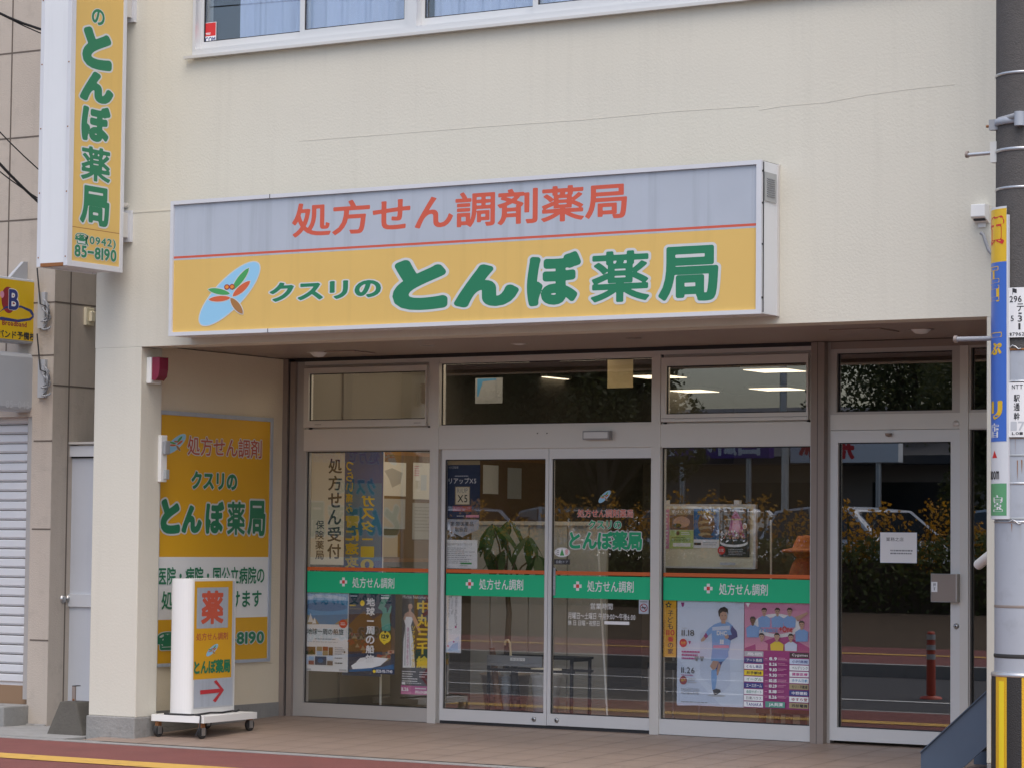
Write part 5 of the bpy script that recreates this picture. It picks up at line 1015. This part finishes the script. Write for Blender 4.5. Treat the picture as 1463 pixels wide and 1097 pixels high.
plate(412, 483, 1440.5, [('⚑', (.2, .45), 413, 422, 'print_black'), ('296', (.06, .68), 424, 433, 'print_black'), ('テ', (.4, .8), 435, 446, 'print_black'), ('一', (.5, .68), 448, 450, 'print_black'), ('3', (.46, .7), 452, 461, 'print_black'), ('5', (.12, .3), 452, 460, 'print_black'), ('1', (.5, .62), 463, 472, 'print_black'), ('1', (.86, .96), 463, 472, 'print_black'), ('東7962', (.06, .8), 476, 481, 'print_black')], 'upper white number plate with rust spots on the pole')
plate(547, 624, 1440, [('NTT', (.2, .75), 550, 556, 'print_black'), ('駅', (.28, .62), 564, 574, 'print_black'), ('通', (.28, .62), 576, 587, 'print_black'), ('幹', (.28, .62), 589, 600, 'print_black'), ('17', (.12, .85), 602, 615, 'print_light'), ('L01', (.2, .75), 617, 621, 'print_black')], 'lower white number plate with three stacked characters on the pole')
# peeled and rusted patches on the sleeve
m = MB(); random.seed(21)
for k in range(26):
    a0 = aR+random.uniform(.05, 1.2); v = random.choice((500, 545, 620, 655, 745))+random.uniform(0, 6); hh = random.uniform(.03, .16); ww = random.uniform(.004, .02); zt = vz(v)
    m.add([ringpt(a0-ww, r0+.0085, zt), ringpt(a0+ww, r0+.0085, zt), ringpt(a0+ww*.6, r0+.0088, zt-hh*.6), ringpt(a0+ww*.1, r0+.0088, zt-hh), ringpt(a0-ww*.5, r0+.0088, zt-hh*.5)], [(0, 1, 2, 3, 4)], 'rust' if k % 3 else 'vent_grey')
m.build('rust_marks', UP)
# loose ties on the sleeve
m = MB()
for v in (497, 620, 745):
    z = vz(v); m.tube([ringpt(ang_of(1443+k*4, v, r0+.01)[0], r0+.012, z+.012*math.sin(k*1.4)) for k in range(5)], .004, 'band_steel', 6)
m.build('wire_tie', UP)

# ================================================================ across the road: what the glass mirrors
RY = GY
p = hit(1330, 995, 2, 0, RY); po = thing('marker_post', 'red flexible marker post with grey bands at the lane edge', 'marker post', (p[0], p[1], -.02))
m = MB(); m.lathe([(.0, .04), (.10, .02), (.11, 0)], (p[0], p[1], -.018), 'post_red', 20); m.build('base', po); m = MB(); m.lathe([(0, .63), (.035, .625), (.04, .6), (.045, .02)], (p[0], p[1], 0), 'post_red', 20); m.build('tube', po)
for z in (.36, .45, .55): m = MB(); m.lathe([(.0435, z), (.0435, z+.05)], (p[0], p[1], 0), 'vent_grey', 20); m.build('reflective_band', po)
def leaves(mb, n, fn, size, mm, flat=.5):
    for _ in range(n):
        c_ = np.array(fn()); a = np.random.normal(size=3); a /= np.linalg.norm(a); b_ = np.cross(a, np.random.normal(size=3)); b_ /= np.linalg.norm(b_); s = size*random.uniform(.6, 1.3)
        mb.add([c_-a*s, c_+b_*s*flat, c_+a*s, c_-b_*s*flat], [(0, 1, 2, 3)], mm)
np.random.seed(3)
hd = thing('hedge', 'dark green hedge row across the road seen mirrored in the glass', 'hedge', (-14, -17, .45))
m = MB()
def fh():
    x = random.uniform(-34, -3); y = random.gauss(-16.9, .45); h = 1.08+.10*math.sin(x*1.7)+.08*math.sin(x*4.1+1); return (x, y, .4+h*random.random()**.7)
leaves(m, 60000, fh, .045, 'hedge_leaf', .5); m.build('foliage', hd)
m = MB(); m.box(-34, -3, -17.2, -16.7, .3, 1.2, 'bark'); m.build('stems', hd)
m = MB()
for _ in range(330):
    x = random.uniform(-32, -5); h = random.uniform(1.2, 1.8)+.1*math.sin(x)
    y = random.gauss(-17, .3)
    def ff(): t = random.random(); return (x+random.gauss(0, .10*(1-t)+.03), y+random.gauss(0, .08), .4+h-.55*(1-t))
    leaves(m, 45, ff, .035, 'flower', .6)
    m.tube([(x, y, .4), (x, y, .4+h-.2)], .008, 'hedge_leaf', 4, False)
prop(m.build('goldenrod'), 'yellow goldenrod growing out of the far hedge', 'wild flowers', kind='stuff')
def tree(x, y, h, rad, lab, z0=.5, n=26000):
    t = thing('broadleaf_tree', lab, 'tree', (x, y, z0), group='trees across the road'); m = MB(); m.tube([(x, y, z0-.1), (x+.1, y, z0+h*.3), (x-.1, y+.1, z0+h*.75)], .22, 'bark', 8, r2=.05)
    bl_ = []
    for k in range(16):
        a = random.uniform(0, 6.28); r = rad*random.uniform(.2, .85); zz = z0+h*random.uniform(.3, .95); c_ = (x+r*math.cos(a), y+r*math.sin(a), zz); bl_.append((c_, rad*random.uniform(.36, .58))); m.tube([(x, y, z0+h*.3), ((x+c_[0])/2, (y+c_[1])/2, (z0+h*.3+zz)/2+.1), c_], .06, 'bark', 5, r2=.02)
    m.build('trunk', t); m = MB()
    def ft():
        c_, r = random.choice(bl_); v = np.random.normal(size=3); v /= np.linalg.norm(v); return np.array(c_)+v*r*random.random()**.35
    leaves(m, n, ft, .06, 'tree_leaf', .6); m.build('crown', t)
tree(-20.5, -25, 5.5, 2.6, 'dark spreading tree mirrored at the left of the fanlight')
tree(-15.9, -23.6, 4.9, 1.6, 'small dark tree mirrored at the right end of the fanlight')
tree(-18.3, -24, 5.4, 2.0, 'dark round tree mirrored in the middle of the fanlight')
tree(-18.2, -43, 8.5, 3.4, 'tall dark tree standing behind the restaurant signs')
tree(-8.2, -24.5, 5.6, 1.8, 'dark narrow tree mirrored in the side window')
tree(-24.5, -26, 4.5, 2.3, 'low dark tree farthest along the mirrored row')
def car(x, y, rz, body, lab):
    t = thing('parked_car', lab, 'car', (0, 0, 0), group='cars parked beyond the hedge')
    z0 = .52; ca, sa = math.cos(rz), math.sin(rz)
    def place(mb): mb.v = [(x+a*ca-b*sa, y+a*sa+b*ca, c_+z0) for a, b, c_ in mb.v]; return mb
    low = [(-2.1, .3), (-2.12, .75), (-2.0, .9), (-1.7, .95), (1.0, .95), (1.85, .82), (2.08, .62), (2.1, .3)]
    m = MB(); m.prism(low, -.84, .84, 1, body); place(m).build('body', t, .05)
    m = MB(); top = [(-1.75, .95), (-1.45, 1.46), (-.6, 1.54), (.25, 1.48), (1.0, .95)]; n = len(top)
    vs = [(a, -.8+.12*max(0, (b-.95)/.55), b) for a, b in top]+[(a, .8-.12*max(0, (b-.95)/.55), b) for a, b in top]
    m.add(vs, [(0, 1, 2, 3, 4), (9, 8, 7, 6, 5), (0, 5, 6, 1), (3, 8, 9, 4), (1, 6, 7, 2), (2, 7, 8, 3)], body)
    V_ = [Vector(q) for q in vs]
    def pane(ids, out, k=.84):
        ce = sum((V_[q] for q in ids), Vector())/len(ids); m.add([ce+(V_[q]-ce)*k+Vector(out) for q in ids], [tuple(range(len(ids)))], 'car_glass')
    pane((0, 5, 6, 1), (-.012, 0, .012)); pane((3, 8, 9, 4), (.012, 0, .012))
    for s_, o_ in ((-1, (0, 1, 2, 3, 4)), (1, (5, 6, 7, 8, 9))):
        A_, B_, C_, D_, E_ = (V_[q] for q in o_); mid0 = A_.lerp(E_, .5)
        for q in ((A_, B_, C_, mid0), (mid0, C_, D_, E_)): ce = sum(q, Vector())/4; m.add([ce+(p_-ce)*.82+Vector((0, s_*.012, .01)) for p_ in q], [(0, 1, 2, 3)], 'car_glass')
    place(m).build('cabin', t)
    for wx in (-1.3, 1.3):
        for s in (-1, 1): m = MB(); m.tube([(wx, s*.62, .32), (wx, s*.86, .32)], .32, 'rubber', 18); m.tube([(wx, s*.861, .32), (wx, s*.868, .32)], .19, 'band_steel', 14); place(m).build('wheel', t)
    for s in (-1, 1):
        m = MB(); m.box(-2.135, -2.05, s*.6-.14, s*.6+.14, .62, .86, 'tail_red'); place(m).build('tail_lamp', t)
        m = MB(); m.box(2.02, 2.1, s*.58-.18, s*.58+.18, .6, .72, 'white'); place(m).build('headlight', t)
car(-12.3, -21.5, .5, 'car_white', 'white car mirrored behind the hedge in the right window')
car(-9.6, -21.2, .35, 'car_white', 'white car mirrored behind the hedge in the side door')
car(-15.2, -22, .6, 'car_silver', 'silver car mirrored behind the hedge beside the mullion')
car(-13.2, -27.5, .1, 'car_black', 'black car parked in the second row across the road')
car(-6.4, -21.4, .4, 'car_silver', 'silver car parked across the road nearest the camera')
car(-17.6, -21.6, .45, 'car_white', 'white car mirrored behind the hedge farthest to the left')
# the restaurant behind the car park
rb = thing('roadside_restaurant', 'low dark roofed restaurant with purple sign across the road', 'building', (-20, -40, .5))
m = MB(); m.box(-34, -8, -52, -40, .5, 3.3, 'shop_wall'); m.build('wall', rb); m = MB(); m.prism([(-53, 3.3), (-39.2, 3.3), (-39.2, 3.5), (-46, 5.0), (-53, 3.6)], -34.5, -7.5, 0, 'roof_dark'); m.build('roof', rb)
for x in (-30, -26, -22, -18, -14): m = MB(); m.box(x, x+2.4, -40.02, -39.98, 1.2, 2.9, 'car_glass'); m.build('window', rb)
def board(x0, x1, y, z0, z1, bg_, txt, fg, name, lab, extra=None):
    t = thing(name, lab, 'sign', ((x0+x1)/2, y, z0)); m = MB(); m.box(x0, x1, y-.25, y, z0, z1, bg_); m.build('cabinet', t); c = CV((x1, y+.001, 0), (-1, 0, 0), (0, 0, 1), step=.004); W_ = x1-x0
    c.T(txt, 0, 0, 0, 30, fg, .03, local=(W_*(.08 if len(txt) > 3 else .4), z0+(z1-z0)*.07, W_*.92, z1-(z1-z0)*.12)); c.n = np.array((0, 1., 0)); c.build('lettering', t)
    m = MB()
    for x in (x0+W_*.2, x1-W_*.2): m.tube([(x, y-.12, .5), (x, y-.12, z0)], .07, 'band_steel', 10)
    m.build('post', t)
board(-22.6, -19.7, -38, 3.42, 4.3, 'shop_purple', '回鮮寿司', 'white', 'restaurant_sign', 'purple restaurant sign with white lettering mirrored in the right window')
board(-19.4, -16.7, -38.5, 3.32, 4.3, 'white', '無添', 'logo_red', 'restaurant_sign', 'white restaurant sign with red lettering mirrored above the cars')
p = hit(1122, 560, 1, -22, RY); m = MB(); m.tube([(p[0], -22, .5), (p[0], -22, 8)], .07, 'band_steel', 12, r2=.05); prop(m.build('lamp_post'), 'thin steel post mirrored in the right fanlight', 'lamp post')
for k in range(4):
    m = MB(); z = (5.93, 5.97, 6.33, 7.2)[k]; m.tube([(-16+t*2., -4.2+.05*k, z+.0012*(t*2-16)**2*(.3+.35*k)-.012*k*t) for t in range(20)], .011 if k % 2 else .007, 'cable', 6); prop(m.build('overhead_cable'), ['lowest', 'second lowest', 'second highest', 'highest'][k]+' of four cables strung along the road', 'cable', 'cables strung along the road')
